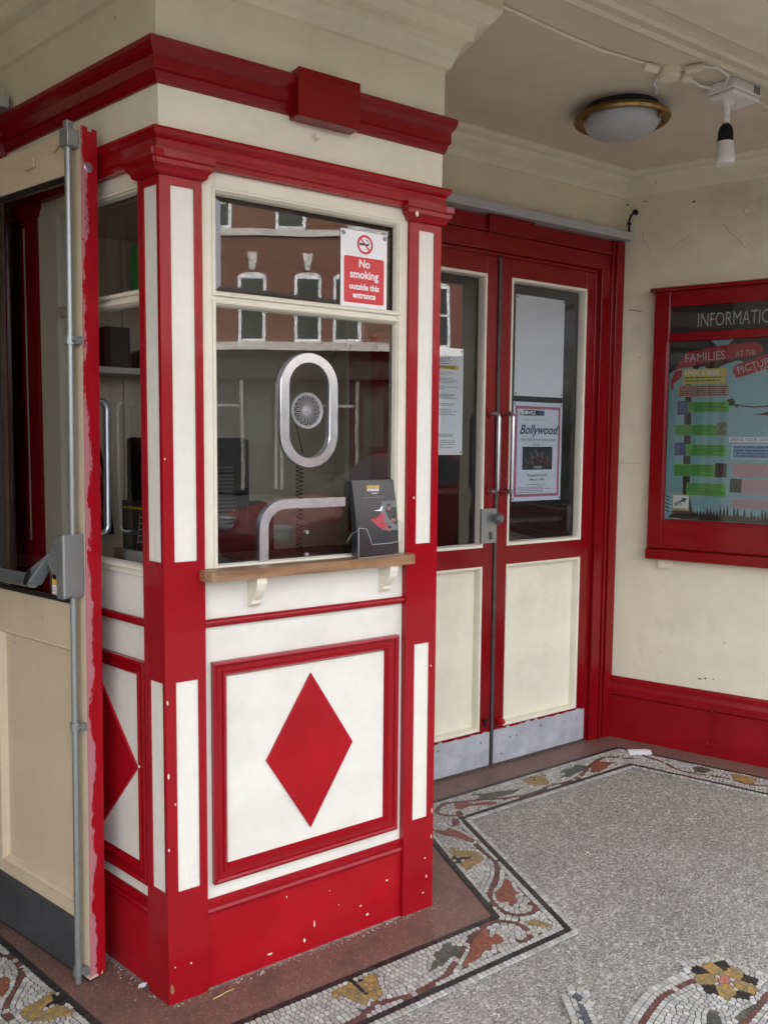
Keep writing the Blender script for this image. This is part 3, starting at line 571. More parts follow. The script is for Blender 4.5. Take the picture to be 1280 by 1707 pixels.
def cell_mesh(name, items):
    vs = []; fs = []; cs = []
    for x, y, c, poly in items:
        n = len(poly); k = len(vs); z = 0.0062 + rr.uniform(-0.0004, 0.0004); tx, ty = rr.uniform(-.02, .02), rr.uniform(-.02, .02)
        col = rr.choice(COLS[c]); f = rr.uniform(0.85, 1.12); col = tuple(v * f for v in col)
        vs += [(x + px * 0.97, y + py * 0.97, z + px * tx + py * ty) for px, py in poly] + [(x + px, y + py, 0.002) for px, py in poly]
        fs.append(tuple(range(k, k + n))); cs.append(col)
        for i in range(n): j = (i + 1) % n; fs.append((k + i, k + n + i, k + n + j, k + j)); cs.append(col)
    me = bpy.data.meshes.new(name); me.from_pydata(vs, [], fs); me.materials.append(M['tessera'])
    ca = me.color_attributes.new('stone', 'FLOAT_COLOR', 'CORNER')
    buf = []
    for p, col in zip(me.polygons, cs): buf += [*col, 1.0] * p.loop_total
    ca.data.foreach_set('color', buf)
    return me
# grout beds
gb = MB(); o1, o2 = offset(PLAN, 0.146), offset(PLAN, 0.349)
for i in range(len(PLAN) - 1): gb.add([(p.x, p.y, 0.0045) for p in (o1[i], o1[i + 1], o2[i + 1], o2[i])], [(0, 1, 2, 3)])
for reg in (REG, REG2): gb.add([(x, y, 0.0045) for x, y in reg], [tuple(range(len(reg)))])
bed = gb.build('mosaic_border', 'grout', fl, fix=False)
def infront(q):
    v = Vector((q[0], q[1])) - CAMP; dx = v.x * 0.81885 - v.y * 0.57395; dz = v.x * 0.57255 + v.y * 0.81559
    return dz > 1.93 and abs(dx) < dz * 0.43 and not (q[0] > -0.16 and q[0] < 0 and q[1] > 0.2)
NEAR = [q for q in cells if infront(q)][:300]
ids = set(id(q) for q in NEAR)
for q in NEAR:
    o = bpy.data.objects.new('tessera', cell_mesh('tessera', [(0, 0, q[2], q[3])])); o.location = (q[0], q[1], 0); COL.objects.link(o); o.parent = bed
rest = bpy.data.objects.new('tesserae', cell_mesh('tesserae', [q for q in cells if id(q) not in ids])); COL.objects.link(rest); rest.parent = bed; rest['kind'] = 'stuff'
print('tesserae', len(cells))

# ------------------------------------------------------------------ ceiling, walls, beam
cl = struct(MB().box(-4.4, 5.0, -0.95, 4.4, ZC, ZC + 0.12).build('porch_ceiling', 'plaster'))
mid = thing('entrance_wall', 'cream rear wall above the red entrance doors', 'wall')
for x0, x1, z0, z1 in ((-3.5, LWO.x, 0, ZC), (2.464, 4.0, 0, ZC), (-1.64, LB.x + 0.02, 2.30, ZC), (RB.x - 0.02, 2.464, 2.30, ZC)): MB().box(x0, x1, DY, DY + 0.05, z0, z1).build('wall_panel', 'wall', mid)
ww = thing('wall_right', 'cream side wall with red skirting that carries the information board', 'wall', (WO.x, WO.y, 0), math.atan2(WD.y, WD.x))
MB().box(0, WLEN, 0, 0.2, 0, 3.02).build('plaster_face', 'wall', ww)
sk = MB()
prof = [(0.0, 0.0), (-0.022, 0.0), (-0.022, 0.205), (-0.030, 0.215), (-0.030, 0.235), (-0.022, 0.243), (-0.016, 0.262), (-0.016, 0.272), (-0.008, 0.283), (-0.006, 0.294), (0.0, 0.294)]
n = len(prof); sk.add([(x, y, z) for x in (0.005, WLEN) for y, z in prof], [(i, (i + 1) % n, n + (i + 1) % n, n + i) for i in range(n)] + [tuple(range(n)), tuple(range(2 * n - 1, n - 1, -1))])
sk.build('skirting_board', 'red_dark', ww)
lw = thing('wall_left', 'cream side wall left of the entrance', 'wall', (LWEND.x, LWEND.y, 0), math.atan2(0.9336, 0.3584))
MB().box(0, WLEN, 0, 0.2, 0, 3.02).build('plaster_face', 'wall', lw)
cr = MB()
cp = [(0.0, 2.500), (0.010, 2.502), (0.012, 2.520), (0.022, 2.526), (0.045, 2.536), (0.068, 2.552), (0.072, 2.566), (0.10, 2.570), (0.115, 2.579), (0.115, ZC + 0.004), (0.0, ZC + 0.004)]
cr.sweep([RB + Vector((-0.1, 0)), WO, WEND], cp); cr.sweep([LWEND, LWO, LB + Vector((0.1, 0))], cp)
tag(cr.build('ceiling_moulding', 'crown'), 'cream cornice moulding where the rear and side walls meet the ceiling', 'moulding')
bmv = MB()
bp = [(-0.235, ZC + .01), (-0.235, 2.574), (-0.255, 2.566), (-0.275, 2.572), (-0.285, 2.562), (-0.33, 2.548), (-0.345, 2.552), (-0.375, 2.549), (-0.385, 2.538), (-0.42, 2.530), (-0.44, 2.520), (-0.52, 2.518), (-0.53, 2.505), (-0.95, 2.505), (-0.95, ZC + .01)]
n = len(bp); bmv.add([(x, y, z) for x in (-2.2, 3.2) for y, z in bp], [(i, (i + 1) % n, n + (i + 1) % n, n + i) for i in range(n)] + [tuple(range(n)), tuple(range(2 * n - 1, n - 1, -1))])
tag(MB().box(-4.4, 5.0, -1.35, -0.951, 2.505, ZC + 0.6).build('porch_lintel', 'crown'), 'cream lintel over the porch opening to the street', 'lintel')
tag(bmv.build('ceiling_beam', 'crown'), 'cream moulded beam crossing the porch ceiling towards the street', 'beam')

# ------------------------------------------------------------------ ticket kiosk
kz = thing('ticket_kiosk', 'red and cream wooden ticket kiosk with angled sides and a glazed front', 'kiosk', (0, 0, 0))
def kb(mb, name, mat, mx=None, bev=0.0, parent=None, smooth=False, label=None):
    o = mb.build(name, mat, parent or kz, smooth, bev, label)
    if mx is not None: o.matrix_local = mx
    return o
MB().sweep(KPATH, [(0, 2.085), (0, 2.215), (-0.05, 2.215), (-0.05, 2.085)]).build('frieze', 'cream', kz)
UP = [LB + Vector((0, .004)), KL + Vector((-.002, .004)), KR + Vector((.008, .004)), RB]
MB().sweep(UP, [(0, 2.27), (0, ZC), (-0.05, ZC), (-0.05, 2.27)]).build('upper_wall', 'crown', kz)
MB().sweep(UP, [(0, 2.425), (0.012, 2.428), (0.02, 2.442), (0.024, 2.455), (0.034, 2.470), (0.036, 2.488), (0.062, 2.494), (0.066, 2.505), (0.072, 2.524), (0.098, 2.530), (0.12, 2.548), (0.128, 2.560), (0.128, ZC + .003), (0, ZC + .003)]).build('crown_moulding', 'crown', kz)
UC = [(0, 2.196), (0.006, 2.197), (0.010, 2.205), (0.014, 2.218), (0.020, 2.222), (0.020, 2.250), (0.024, 2.254), (0.031, 2.262), (0.035, 2.274), (0.036, 2.284), (0.030, 2.288), (0, 2.286)]
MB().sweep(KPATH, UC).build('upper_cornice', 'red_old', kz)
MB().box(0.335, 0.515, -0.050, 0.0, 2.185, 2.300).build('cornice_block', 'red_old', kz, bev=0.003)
LC = [(0, 2.102), (0.022, 2.098), (0.024, 2.092), (0.020, 2.084), (0.014, 2.078), (0.010, 2.074), (0.010, 2.058), (0.013, 2.056), (0.013, 2.046), (0.008, 2.042), (0.008, 2.030), (-0.02, 2.030), (-0.02, 2.102)]
MB().sweep(KPATH, LC).build('lower_cornice', 'red_h', kz)
CAP = [(0.026, 2.044), (0.026, 2.032), (0.021, 2.028), (0.020, 2.018), (0.012, 2.010), (0.010, 2.002), (0.004, 1.998)]
def capital(mb, x0, x1):            # stepped capital of a pilaster, front at y=0
    pr = [(-0.02, 2.047), (0.026, 2.047)] + CAP + [(-0.02, 1.998)]
    pts = [(x0 + 0, 0.02), (x0, 0.0), (x1, 0.0), (x1, 0.02)]
    mb.sweep([Vector(p) for p in pts], pr)
STRIPS = ((0.286, 0.812), (1.104, 1.978))
def pil(mx, name, x0, s0, s1, x1, y1=0.035):
    p = MB()
    p.box(x0, s0, 0, y1, 0, 2.031); p.box(s1, x1, 0, y1, 0, 2.031)
    for z0, z1 in ((0, STRIPS[0][0]), (STRIPS[0][1], STRIPS[1][0]), (STRIPS[1][1], 2.031)): p.box(s0, s1, 0.0, y1, z0, z1)
    o = kb(p, name, 'red_brush', mx, 0.0)
    for z0, z1 in STRIPS: 
        q = MB().box(s0, s1, 0.004, y1 - .002, z0, z1).build('inset_strip', 'white_v', o)
    c = MB(); capital(c, x0, x1); q = c.build('capital', 'red_h', o)
    return o
pil(None, 'pilaster', 0.0, 0.027, 0.084, 0.104)
pil(None, 'pilaster', 0.712, 0.744, 0.798, 0.822)
pil(MAT_L, 'pilaster', LLEN - 0.088, LLEN - 0.066, LLEN - 0.008, LLEN)
pil(MAT_L, 'pilaster', 0.0, LLEN - 0.673, LLEN - 0.655, LLEN - 0.596)
pil(MAT_R, 'pilaster', 0.0, 0.03, 0.08, 0.104)
pil(MAT_R, 'pilaster', 0.66, 0.68, 0.73, 0.76)
def picture_frame(mb, x0, x1, z0, z1, prof):
    k = len(prof); vs = []
    for t, y in prof: vs += [(x0 + t, y, z0 + t), (x1 - t, y, z0 + t), (x1 - t, y, z1 - t), (x0 + t, y, z1 - t)]
    fs = []
    for q in range(k - 1):
        for i in range(4): j = (i + 1) % 4; fs.append((q * 4 + i, q * 4 + j, (q + 1) * 4 + j, (q + 1) * 4 + i))
    return mb.add(vs, fs)
PF = [(0.0, 0.021), (0.0, 0.006), (0.006, 0.003), (0.012, 0.006), (0.014, 0.010), (0.026, 0.011), (0.028, 0.006), (0.034, 0.006), (0.038, 0.012), (0.044, 0.021)]
def panel_face(mx, x0, x1, cx, px0, px1, dx, plinth=True):
    kb(MB().box(x0, x1, 0.020, 0.05, 0.225, 1.058), 'lower_panel', 'white', mx)
    kb(MB().box(x0, x1, 0.014, 0.05, 0.0, 0.200), 'plinth', 'red', mx)
    pm = MB(); pr = [(0.014, 0.1985), (0.006, 0.1985), (0.004, 0.206), (0.008, 0.212), (0.007, 0.220), (0.014, 0.226), (0.016, 0.233), (0.021, 0.2335), (0.021, 0.1985)]
    n = len(pr); pm.add([(x, y, z) for x in (x0, x1) for y, z in pr], [(i, (i + 1) % n, n + (i + 1) % n, n + i) for i in range(n)] + [tuple(range(n)), tuple(range(2 * n - 1, n - 1, -1))])
    kb(pm, 'plinth_moulding', 'red_h', mx)
    kb(picture_frame(MB(), px0, px1, 0.272, 0.845, PF), 'panel_moulding', 'red_h', mx)
    kb(MB().xz([(cx, 0.776), (cx - dx, 0.561), (cx, 0.347), (cx + dx, 0.561)], 0.014, 0.022), 'diamond', 'red', mx, bev=0.0015, label='solid red diamond on the white panel')
    kb(MB().tube([(x0, 0.014, 0.944), (x1, 0.014, 0.944)], 0.0105, 16), 'bead_moulding', 'red_h', mx, smooth=True)
panel_face(None, 0.104, 0.712, 0.410, 0.125, 0.694, 0.134)
panel_face(MAT_L, LLEN - 0.596, LLEN - 0.088, 0.5 * (2 * LLEN - 0.684), LLEN - 0.58, LLEN - 0.10, 0.19)
panel_face(MAT_R, 0.104, 0.66, 0.38, 0.12, 0.645, 0.134)
def window(mx, x0, x1, g0, g1, first):
    w = MB(); zt = 2.031; zb = 1.058
    w.box(x0, g0, 0.010, 0.05, zb, zt); w.box(g1, x1, 0.010, 0.05, zb, zt); w.box(g0, g1, 0.0102, 0.05, 1.985, zt); w.box(g0, g1, 0.0125, 0.05, 1.721, 1.751)
    w.box(g0, g1, 0.0125, 0.05, zb, 1.083)
    o = kb(w, 'window_frame', 'cream', mx, bev=0.0015)
    bd = MB()
    for z0, z1 in ((1.751, 1.985), (1.083, 1.721)): picture_frame(bd, g0 - 0.001, g1 + 0.001, z0 - 0.001, z1 + 0.001, [(-0.009, 0.0098), (-0.009, 0.006), (-0.005, 0.004), (-0.001, 0.006), (0.0, 0.010), (0.003, 0.014), (0.006, 0.028)])
    bd.build('glazing_bead', 'cream', o)
    for z0, z1, bv in ((1.751, 1.985, 0.018), (1.083, 1.721, 0.0)):
        gm = MB(); a, b = g0 + 0.003, g1 - 0.003; y = 0.028
        if bv:
            k = bv; P = [(a, y + .0055, z0 + .003), (b, y + .0055, z0 + .003), (b, y + .0055, z1 - .003), (a, y + .0055, z1 - .003), (a + k, y, z0 + k), (b - k, y, z0 + k), (b - k, y, z1 - k), (a + k, y, z1 - k)]
            gm.add(P, [(4, 5, 6, 7), (0, 1, 5, 4), (1, 2, 6, 5), (2, 3, 7, 6), (3, 0, 4, 7)])
        else: gm.add([(a, y, z0 + .003), (b, y, z0 + .003), (b, y, z1 - .003), (a, y, z1 - .003)], [(0, 1, 2, 3)])
        gm.cur = 1; y2 = y + 0.006
        gm.add([(a, y2, z0 + .003), (b, y2, z0 + .003), (b, y2, z1 - .003), (a, y2, z1 - .003)], [(3, 2, 1, 0)])
        gm.build('glass_pane', ['glass', 'glassback'], o, fix=False)
    return o
fw = window(None, 0.104, 0.712, 0.142, 0.680, True)
window(MAT_L, LLEN - 0.596, LLEN - 0.088, LLEN - 0.482, LLEN - 0.094, False)
# right side: window frame with boards inside
window(MAT_R, 0.104, 0.66, 0.14, 0.62, False)
# backing carcass
kb(MB().box(0.09, 0.72, 0.0501, 0.065, 0.0, 1.07), 'front_backing', 'intwall')
kb(MB().box(0.02, LLEN - 0.05, 0.0501, 0.065, 0.0, 1.07), 'side_backing', 'intwall', MAT_L)
kb(MB().box(0.05, 0.70, 0.0501, 0.065, 0.0, 1.07), 'side_backing', 'intwall', MAT_R)
kb(MB().box(0.40, 0.66, 0.055, 0.075, 1.07, 1.735), 'inner_board', 'red', MAT_R)
kb(MB().box(0.665, 0.70, 0.052, 0.080, 1.07, 2.05), 'inner_post', 'cream', MAT_R)
kb(MB().xy([(LB.x + .05, LB.y - .02), (KL.x + .02, .035), (KR.x - .02, .035), (RB.x - .05, RB.y - .02)], 2.085, 2.10), 'inner_ceiling', 'intwall')
# ledge and brackets
lg = MB().xy([(0.090, 0.0), (0.092, -0.024), (0.104, -0.040), (0.122, -0.046), (0.700, -0.046), (0.712, -0.040), (0.717, -0.028), (0.717, -0.0015), (0.7115, -0.0015), (0.7115, 0.026), (0.1045, 0.026), (0.1045, -0.0015), (0.090, -0.0015)], 1.055, 1.081)
led = kb(lg, 'ledge', 'wood', None, 0.004, label='worn varnished wooden counter ledge under the front window')
for x in (0.226, 0.630):
    b = MB(); pts = [(0.020, 1.055), (-0.038, 1.055), (-0.037, 1.040), (-0.030, 1.022), (-0.018, 1.006), (-0.006, 0.993), (-0.004, 0.984), (0.004, 0.977), (0.020, 0.977)]
    n = len(pts); b.add([(xx, y, z) for xx in (x, x + 0.026) for y, z in pts], [(i, (i + 1) % n, n + (i + 1) % n, n + i) for i in range(n)] + [tuple(range(n)), tuple(range(2 * n - 1, n - 1, -1))])
    b.build('bracket', 'cream', led)
# chrome speaking hole and money slot
def stadium(cx, cz, r, h, n=20):
    return [(cx + r * math.cos(PI * i / n), cz + h + r * math.sin(PI * i / n)) for i in range(n + 1)] + [(cx - r * math.cos(PI * i / n), cz - h - r * math.sin(PI * i / n)) for i in range(n + 1)]
sp = MB(); loops = []
for rr_, y in ((0.0865, 0.0275), (0.0865, 0.019), (0.0845, 0.017), (0.0615, 0.017), (0.0595, 0.019), (0.0595, 0.0275)): loops.append([(x, y, z) for x, z in stadium(0.407, 1.4735, rr_, 0.063)])
n = len(loops[0])
sp.add([p for l in loops for p in l], [(q * n + i, q * n + (i + 1) % n, (q + 1) * n + (i + 1) % n, (q + 1) * n + i) for q in range(len(loops) - 1) for i in range(n)])
spk = sp.build('speaking_hole_rim', 'chrome', kz, smooth=True, label='oval chrome rim of the speaking hole')
dd = MB().lathe([(0.0475, 0.0275), (0.0475, 0.0225), (0.046, 0.021), (0.041, 0.0225), (0.0385, 0.0255)], (0.402, 0, 1.473), 'y', 40)
dd.build('grille_ring', 'grille', spk, smooth=True)
gd = MB().lathe([(0.0385, 0.0262), (0.001, 0.0262)], (0.402, 0, 1.473), 'y', 40); gd.build('grille_disc', 'darkint', spk)
gs = MB()
for i in range(16):
    a = 2 * PI * i / 16 + 0.1; ca, sa = math.cos(a), math.sin(a); pts = []
    for t, w in ((0.0145, 0.0012), (0.024, 0.0028), (0.033, 0.0036), (0.0358, 0.0022)): pts.append((t, w))
    pl = [(t, w) for t, w in pts] + [(t, -w) for t, w in reversed(pts)]
    gs.tube([(0.402 + t * ca - w * sa, 0.0245, 1.473 + t * sa + w * ca) for t, w in pl + [pl[0]]], 0.0010, 5)
gs.lathe([(0.0001, 0.019), (0.005, 0.020), (0.008, 0.0235), (0.0135, 0.0250), (0.0135, 0.0262)], (0.402, 0, 1.473), 'y', 20)
gs.build('grille_spokes', 'grille', spk, smooth=True)
def band(pts, w, y0, y1):
    P = [Vector(p) for p in pts]; n = len(P); L = []; Rr = []
    for i in range(n):
        t = (P[min(i + 1, n - 1)] - P[max(i - 1, 0)]).normalized(); nn = Vector((-t.y, t.x)) * w / 2; L.append(P[i] + nn); Rr.append(P[i] - nn)
    mb = MB(); vs = [(p.x, y, p.y) for y in (y0, y1) for p in L] + [(p.x, y, p.y) for y in (y0, y1) for p in Rr]; fs = []
    for i in range(n - 1): fs += [(i, i + 1, 2 * n + i + 1, 2 * n + i), (n + i, n + i + 1, 3 * n + i + 1, 3 * n + i), (i, i + 1, n + i + 1, n + i), (2 * n + i, 2 * n + i + 1, 3 * n + i + 1, 3 * n + i)]
    fs += [(0, 2 * n, 3 * n, n), (n - 1, 3 * n - 1, 4 * n - 1, 2 * n - 1)]
    return mb.add(vs, fs)
sl = [(0.2725, 1.082)] + [(0.2725, 1.15)] + [(0.3345 - 0.062 * math.cos(PI / 2 * i / 10), 1.1695 + 0.062 * math.sin(PI / 2 * i / 10)) for i in range(11)] + [(0.40, 1.2315), (0.5175, 1.2315)]
band(sl, 0.0245, 0.017, 0.0275).build('slot_rim', 'steel', kz, smooth=True, label='arched steel rim of the money slot')
for z in (1.154, 1.094): MB().lathe([(0.0001, 0.021), (0.005, 0.0215), (0.0062, 0.024), (0.0062, 0.0275)], (0.402, 0, z), 'y', 14).build('slot_stud', 'chrome', kz, smooth=True)
# knob on the frieze
MB().lathe([(0.0001, -0.022), (0.006, -0.021), (0.008, -0.012), (0.006, -0.004), (0.012, 0.0)], (0.408, 0, 2.157), 'y', 14).build('cable_knob', 'cream', kz, smooth=True)

# flakes of missing paint on the kiosk
rc = random.Random(9)
def flake(x, z, y, w, h, mat='cream'):
    pts = [(x + w * math.cos(2 * PI * i / 7) * rc.uniform(.6, 1.1), z + h * math.sin(2 * PI * i / 7) * rc.uniform(.6, 1.1)) for i in range(7)]
    MB().xz(pts, y - 0.0006, y + 0.0003).build('paint_flake', mat, kz)
flake(0.716, 2.012, -0.0262, 0.006, 0.009, 'white'); flake(0.008, 0.042, 0, 0.0055, 0.015, 'wood'); flake(0.008, 0.043, -0.0004, 0.0075, 0.018, 'white') if False else None
for x, z, w, h in ((0.421, 0.070, .0022, .012), (0.389, 0.033, .004, .007), (0.284, 0.031, .010, .003), (0.596, 0.041, .005, .004), (0.573, 0.074, .004, .003), (0.665, 0.123, .005, .003), (0.335, 0.174, .002, .004), (0.50, 0.10, .002, .002), (0.47, 0.15, .002, .0015)): flake(x, z, 0.014, w, h)
for x, z, w, h in ((0.798, 0.103, .003, .005), (0.792, 0.160, .003, .003), (0.787, 0.054, .004, .002), (0.005, 0.586, .0028, .009), (0.058, 0.093, .003, .003), (0.016, 0.097, .002, .002), (0.005, 0.766, .003, .006), (0.022, 0.511, .002, .004), (0.805, 0.741, .0022, .003), (0.736, 1.236, .003, .004), (0.816, 0.30, .002, .012), (0.815, 0.22, .0018, .008), (0.004, 0.40, .002, .005), (0.006, 1.35, .002, .003)): flake(x, z, 0.0, w, h)
# cracks and plaster damage on the right wall
M['crackline'] = plain('crack_line', (0.16, 0.13, 0.10), 0.8)
ck = [[(0.089, 2.344), (0.10, 2.30), (0.13, 2.263), (0.107, 2.228)], [(0.441, 2.333), (0.47, 2.29), (0.50, 2.262), (0.53, 2.222), (0.548, 2.238)], [(0.30, 2.30), (0.25, 2.275), (0.22, 2.25)], [(0.02, 1.30), (0.12, 1.302)]]
for c in ck: MB().tube([(x, 0.0, z) for x, z in c], 0.0007, 5).build('crack', 'crackline', ww)
for x, z, w, h in ((0.419, 0.341, .010, .005), (0.442, 0.346, .006, .004), (0.475, 0.347, .006, .004), (0.313, 2.443, .008, .006), (0.02, 2.47, .008, .004), (0.10, 2.475, .006, .004)):
    MB().xz([(x + w * math.cos(2 * PI * i / 8) * rc.uniform(.5, 1.1), z + h * math.sin(2 * PI * i / 8) * rc.uniform(.5, 1.1)) for i in range(8)], -0.0006, 0.0).build('plaster_chip', 'darkmetal', ww)

# ------------------------------------------------------------------ door frames
def door_frame(name, label, xa, xb, mirror):
    t = thing(name, label, 'doorway', (xa, DY, 0))
    w = xb - xa
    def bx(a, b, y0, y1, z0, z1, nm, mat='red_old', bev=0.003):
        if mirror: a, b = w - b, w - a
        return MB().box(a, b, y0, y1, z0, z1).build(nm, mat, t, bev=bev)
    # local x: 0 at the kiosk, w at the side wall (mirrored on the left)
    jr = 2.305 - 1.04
    bx(0.0, 0.098, -0.012, 0.05, 0, 2.165, 'jamb', 'red_shade_v')
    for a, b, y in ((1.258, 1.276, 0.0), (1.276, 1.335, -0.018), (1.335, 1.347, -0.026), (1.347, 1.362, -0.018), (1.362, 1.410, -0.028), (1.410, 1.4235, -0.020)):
        bx(a, b, y, 0.05, 0, 2.165 if a < 1.33 else 2.30, 'jamb' if b - a > 0.03 else 'jamb_moulding', 'red_shade_v', 0.002)
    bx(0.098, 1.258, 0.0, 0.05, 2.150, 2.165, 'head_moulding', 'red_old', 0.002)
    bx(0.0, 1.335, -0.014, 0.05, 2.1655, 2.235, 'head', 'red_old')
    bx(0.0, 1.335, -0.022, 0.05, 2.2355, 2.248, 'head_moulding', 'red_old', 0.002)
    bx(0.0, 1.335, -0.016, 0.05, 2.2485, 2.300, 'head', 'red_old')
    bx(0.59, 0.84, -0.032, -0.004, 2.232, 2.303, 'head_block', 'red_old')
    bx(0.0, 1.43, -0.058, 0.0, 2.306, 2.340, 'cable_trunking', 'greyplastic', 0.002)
    return t
door_frame('entrance_doorway', 'moulded red frame of the closed double doors beside the right wall', 1.04, 2.464, False)
door_frame('entrance_doorway', 'dark red frame of the doorway left of the kiosk', -1.594, -0.170, True)

# ------------------------------------------------------------------ door leaves
def leaf_base(t, w, h, zb, red, inner, ox0, ox1, panel_mat, depth=0.043, rec=0.034):
    """frame of stiles and rails with a glazed upper opening and a recessed lower panel; front face y=0"""
    gz0, gz1, pz0, pz1 = 0.956, 2.072, 0.172, 0.874
    for a, b in ((0, ox0), (ox1, w)): MB().box(a, b, 0, depth, zb, h).build('stile', red, t, bev=0.002)
    for a, b in ((zb, pz0), (pz1, gz0), (gz1, h)): MB().box(ox0, ox1, 0.0003, depth, a, b).build('rail', red, t)
    return gz0, gz1, pz0, pz1
def lining(t, x0, x1, z0, z1, mat, depth=0.034, name='cream_bead'):
    return picture_frame(MB(), x0, x1, z0, z1, [(-0.001, 0.003), (-0.001, -0.0035), (0.004, -0.0045), (0.009, -0.003), (0.012, 0.006), (0.014, depth)]).build(name, mat, t)
def pane(t, x0, x1, z0, z1, y):
    gm = MB(); gm.add([(x0, y, z0), (x1, y, z0), (x1, y, z1), (x0, y, z1)], [(0, 1, 2, 3)]); gm.cur = 1
    gm.add([(x0, y + .006, z0), (x1, y + .006, z0), (x1, y + .006, z1), (x0, y + .006, z1)], [(3, 2, 1, 0)])
    return gm.build('glass_pane', ['glass', 'glassback'], t, fix=False)
def pull(t, x, z0, z1, out, mat='steel', r=0.0095, name='pull_handle'):
    b = 0.02; pts = [(x, 0.0, z0)]
    for i in range(7): a = PI / 2 * i / 6; pts.append((x, -out + b - b * math.sin(a) if i else -out + b, z0 + b - b * math.cos(a)))
    for i in range(7): a = PI / 2 * i / 6; pts.append((x, -out + b - b * math.cos(a), z1 - b + b * math.sin(a)))
    pts.append((x, 0.0, z1))
    o = MB().tube(pts, r, 14).build(name, mat, t, smooth=True)
    ro = MB()
    for z in (z0, z1): ro.lathe([(0.0001, -0.006), (0.017, -0.005), (0.019, 0.0), (0.019, 0.001)], (x, 0, z), 'y', 18)
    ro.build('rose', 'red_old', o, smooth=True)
    return o
def entrance_leaf(name, label, x0, x1, ox0, ox1):
    t = thing(name, label, 'door', (x0, DY, 0)); w = x1 - x0; a, b = ox0 - x0, ox1 - x0
    leaf_base(t, w, 2.148, 0.012, 'red_shade_v', None, a, b, 'cream_door')
    lining(t, a, b, 0.956, 2.072, 'cream'); lining(t, a, b, 0.172, 0.874, 'cream')
    MB().box(a, b, 0.030, 0.040, 0.17, 0.876).build('lower_panel', 'cream_door', t)
    pane(t, a + 0.006, b - 0.006, 0.960, 2.068, 0.030)
    # lead kick plate with an uneven painted top edge
    k = MB(); n = 40; rn = random.Random(int(x0 * 100)); top = [0.160 + rn.uniform(-0.003, 0.003) + (0.008 if rn.random() < .12 else 0) for _ in range(n + 1)]
    pts = [(0.002 + (w - 0.004) * i / n, top[i]) for i in range(n + 1)]
    k.xz([(w - .002, 0.014), (0.002, 0.014)] + pts, -0.0035, 0.0)
    kp = k.build('kick_plate', 'kick', t, label='dull grey metal kick plate')
    for px, pz in ((0.10, 0.115), (0.14, 0.113), (0.05, 0.05), (w - 0.05, 0.12), (w * .5, 0.13)): MB().lathe([(0.0001, -0.0055), (0.003, -0.005), (0.004, -0.0034)], (px, 0, pz), 'y', 10).build('screw', 'darkmetal', kp)
    return t, w, a, b
dr, w_, a_, b_ = entrance_leaf('door', 'right leaf of the closed red doors with the white sheet and purple poster', 1.727, 2.296, 1.786, 2.238)
pull(dr, 1.757 - 1.727, 1.187, 1.512, 0.055)
MB().lathe([(0.0001, -0.056), (0.010, -0.055), (0.0145, -0.045), (0.0165, -0.030), (0.013, -0.018), (0.010, -0.006), (0.010, 0)], (0, 0, 0), 'y', 20).build('blank_rose', 'red', dr, loc=(0.03, 0.02, 0.2))
pb = MB().tube([(0.06, 0.085, 1.045), (0.50, 0.085, 1.045)], 0.014, 12); pb.box(0.47, 0.53, 0.045, 0.11, 0.99, 1.11); pb.build('panic_bar', 'darkmetal', dr, smooth=True)
dl, w2, a2, b2 = entrance_leaf('door', 'left leaf of the closed red doors, partly hidden by the kiosk, with the lock', 1.142, 1.7085, 1.20, 1.648)
pull(dl, 1.678 - 1.142, 1.190, 1.510, 0.055)
lk = MB().box(1.634 - 1.142, 1.716 - 1.142, -0.012, 0.001, 0.973, 1.117).build('lock_plate', 'silverpaint', dl, bev=0.002)
MB().lathe([(0.0001, -0.060), (0.012, -0.059), (0.021, -0.050), (0.024, -0.040), (0.020, -0.030), (0.011, -0.024), (0.010, -0.0115)], (1.700 - 1.142, 0, 1.078), 'y', 24).build('door_knob', 'barpaint', lk, smooth=True)
kh = MB().lathe([(0.0001, -0.018), (0.0085, -0.0175), (0.0095, -0.0115)], (1.683 - 1.142, 0, 1.012), 'y', 18); kh.box(1.677 - 1.142, 1.689 - 1.142, -0.0165, -0.0115, 0.988, 1.010); kh.build('keyhole_cylinder', 'darkmetal', lk, smooth=True)
bt = MB().tube([(0.525, -0.006, 0.215), (0.548, -0.006, 0.215)], 0.007, 8); bt.tube([(0.535, -0.006, 0.205), (0.535, -0.006, 0.188)], 0.004, 8); bt.build('floor_bolt', 'black', dl)
MB().box(1.7095 - 1.142, 1.7255 - 1.142, -0.006, 0.03, 0.012, 2.146).build('meeting_strip', 'darkmetal', dl)
td = thing('door', 'closed far leaf of the doorway left of the kiosk', 'door', (-1.43, DY, 0))
leaf_base(td, 0.56, 2.148, 0.012, 'red_shade_v', None, 0.06, 0.50, 'cream_door'); MB().box(0.06, 0.5, 0.03, 0.04, 0.17, 0.876).build('lower_panel', 'cream_door', td); pane(td, 0.066, 0.494, 0.96, 2.068, 0.03)

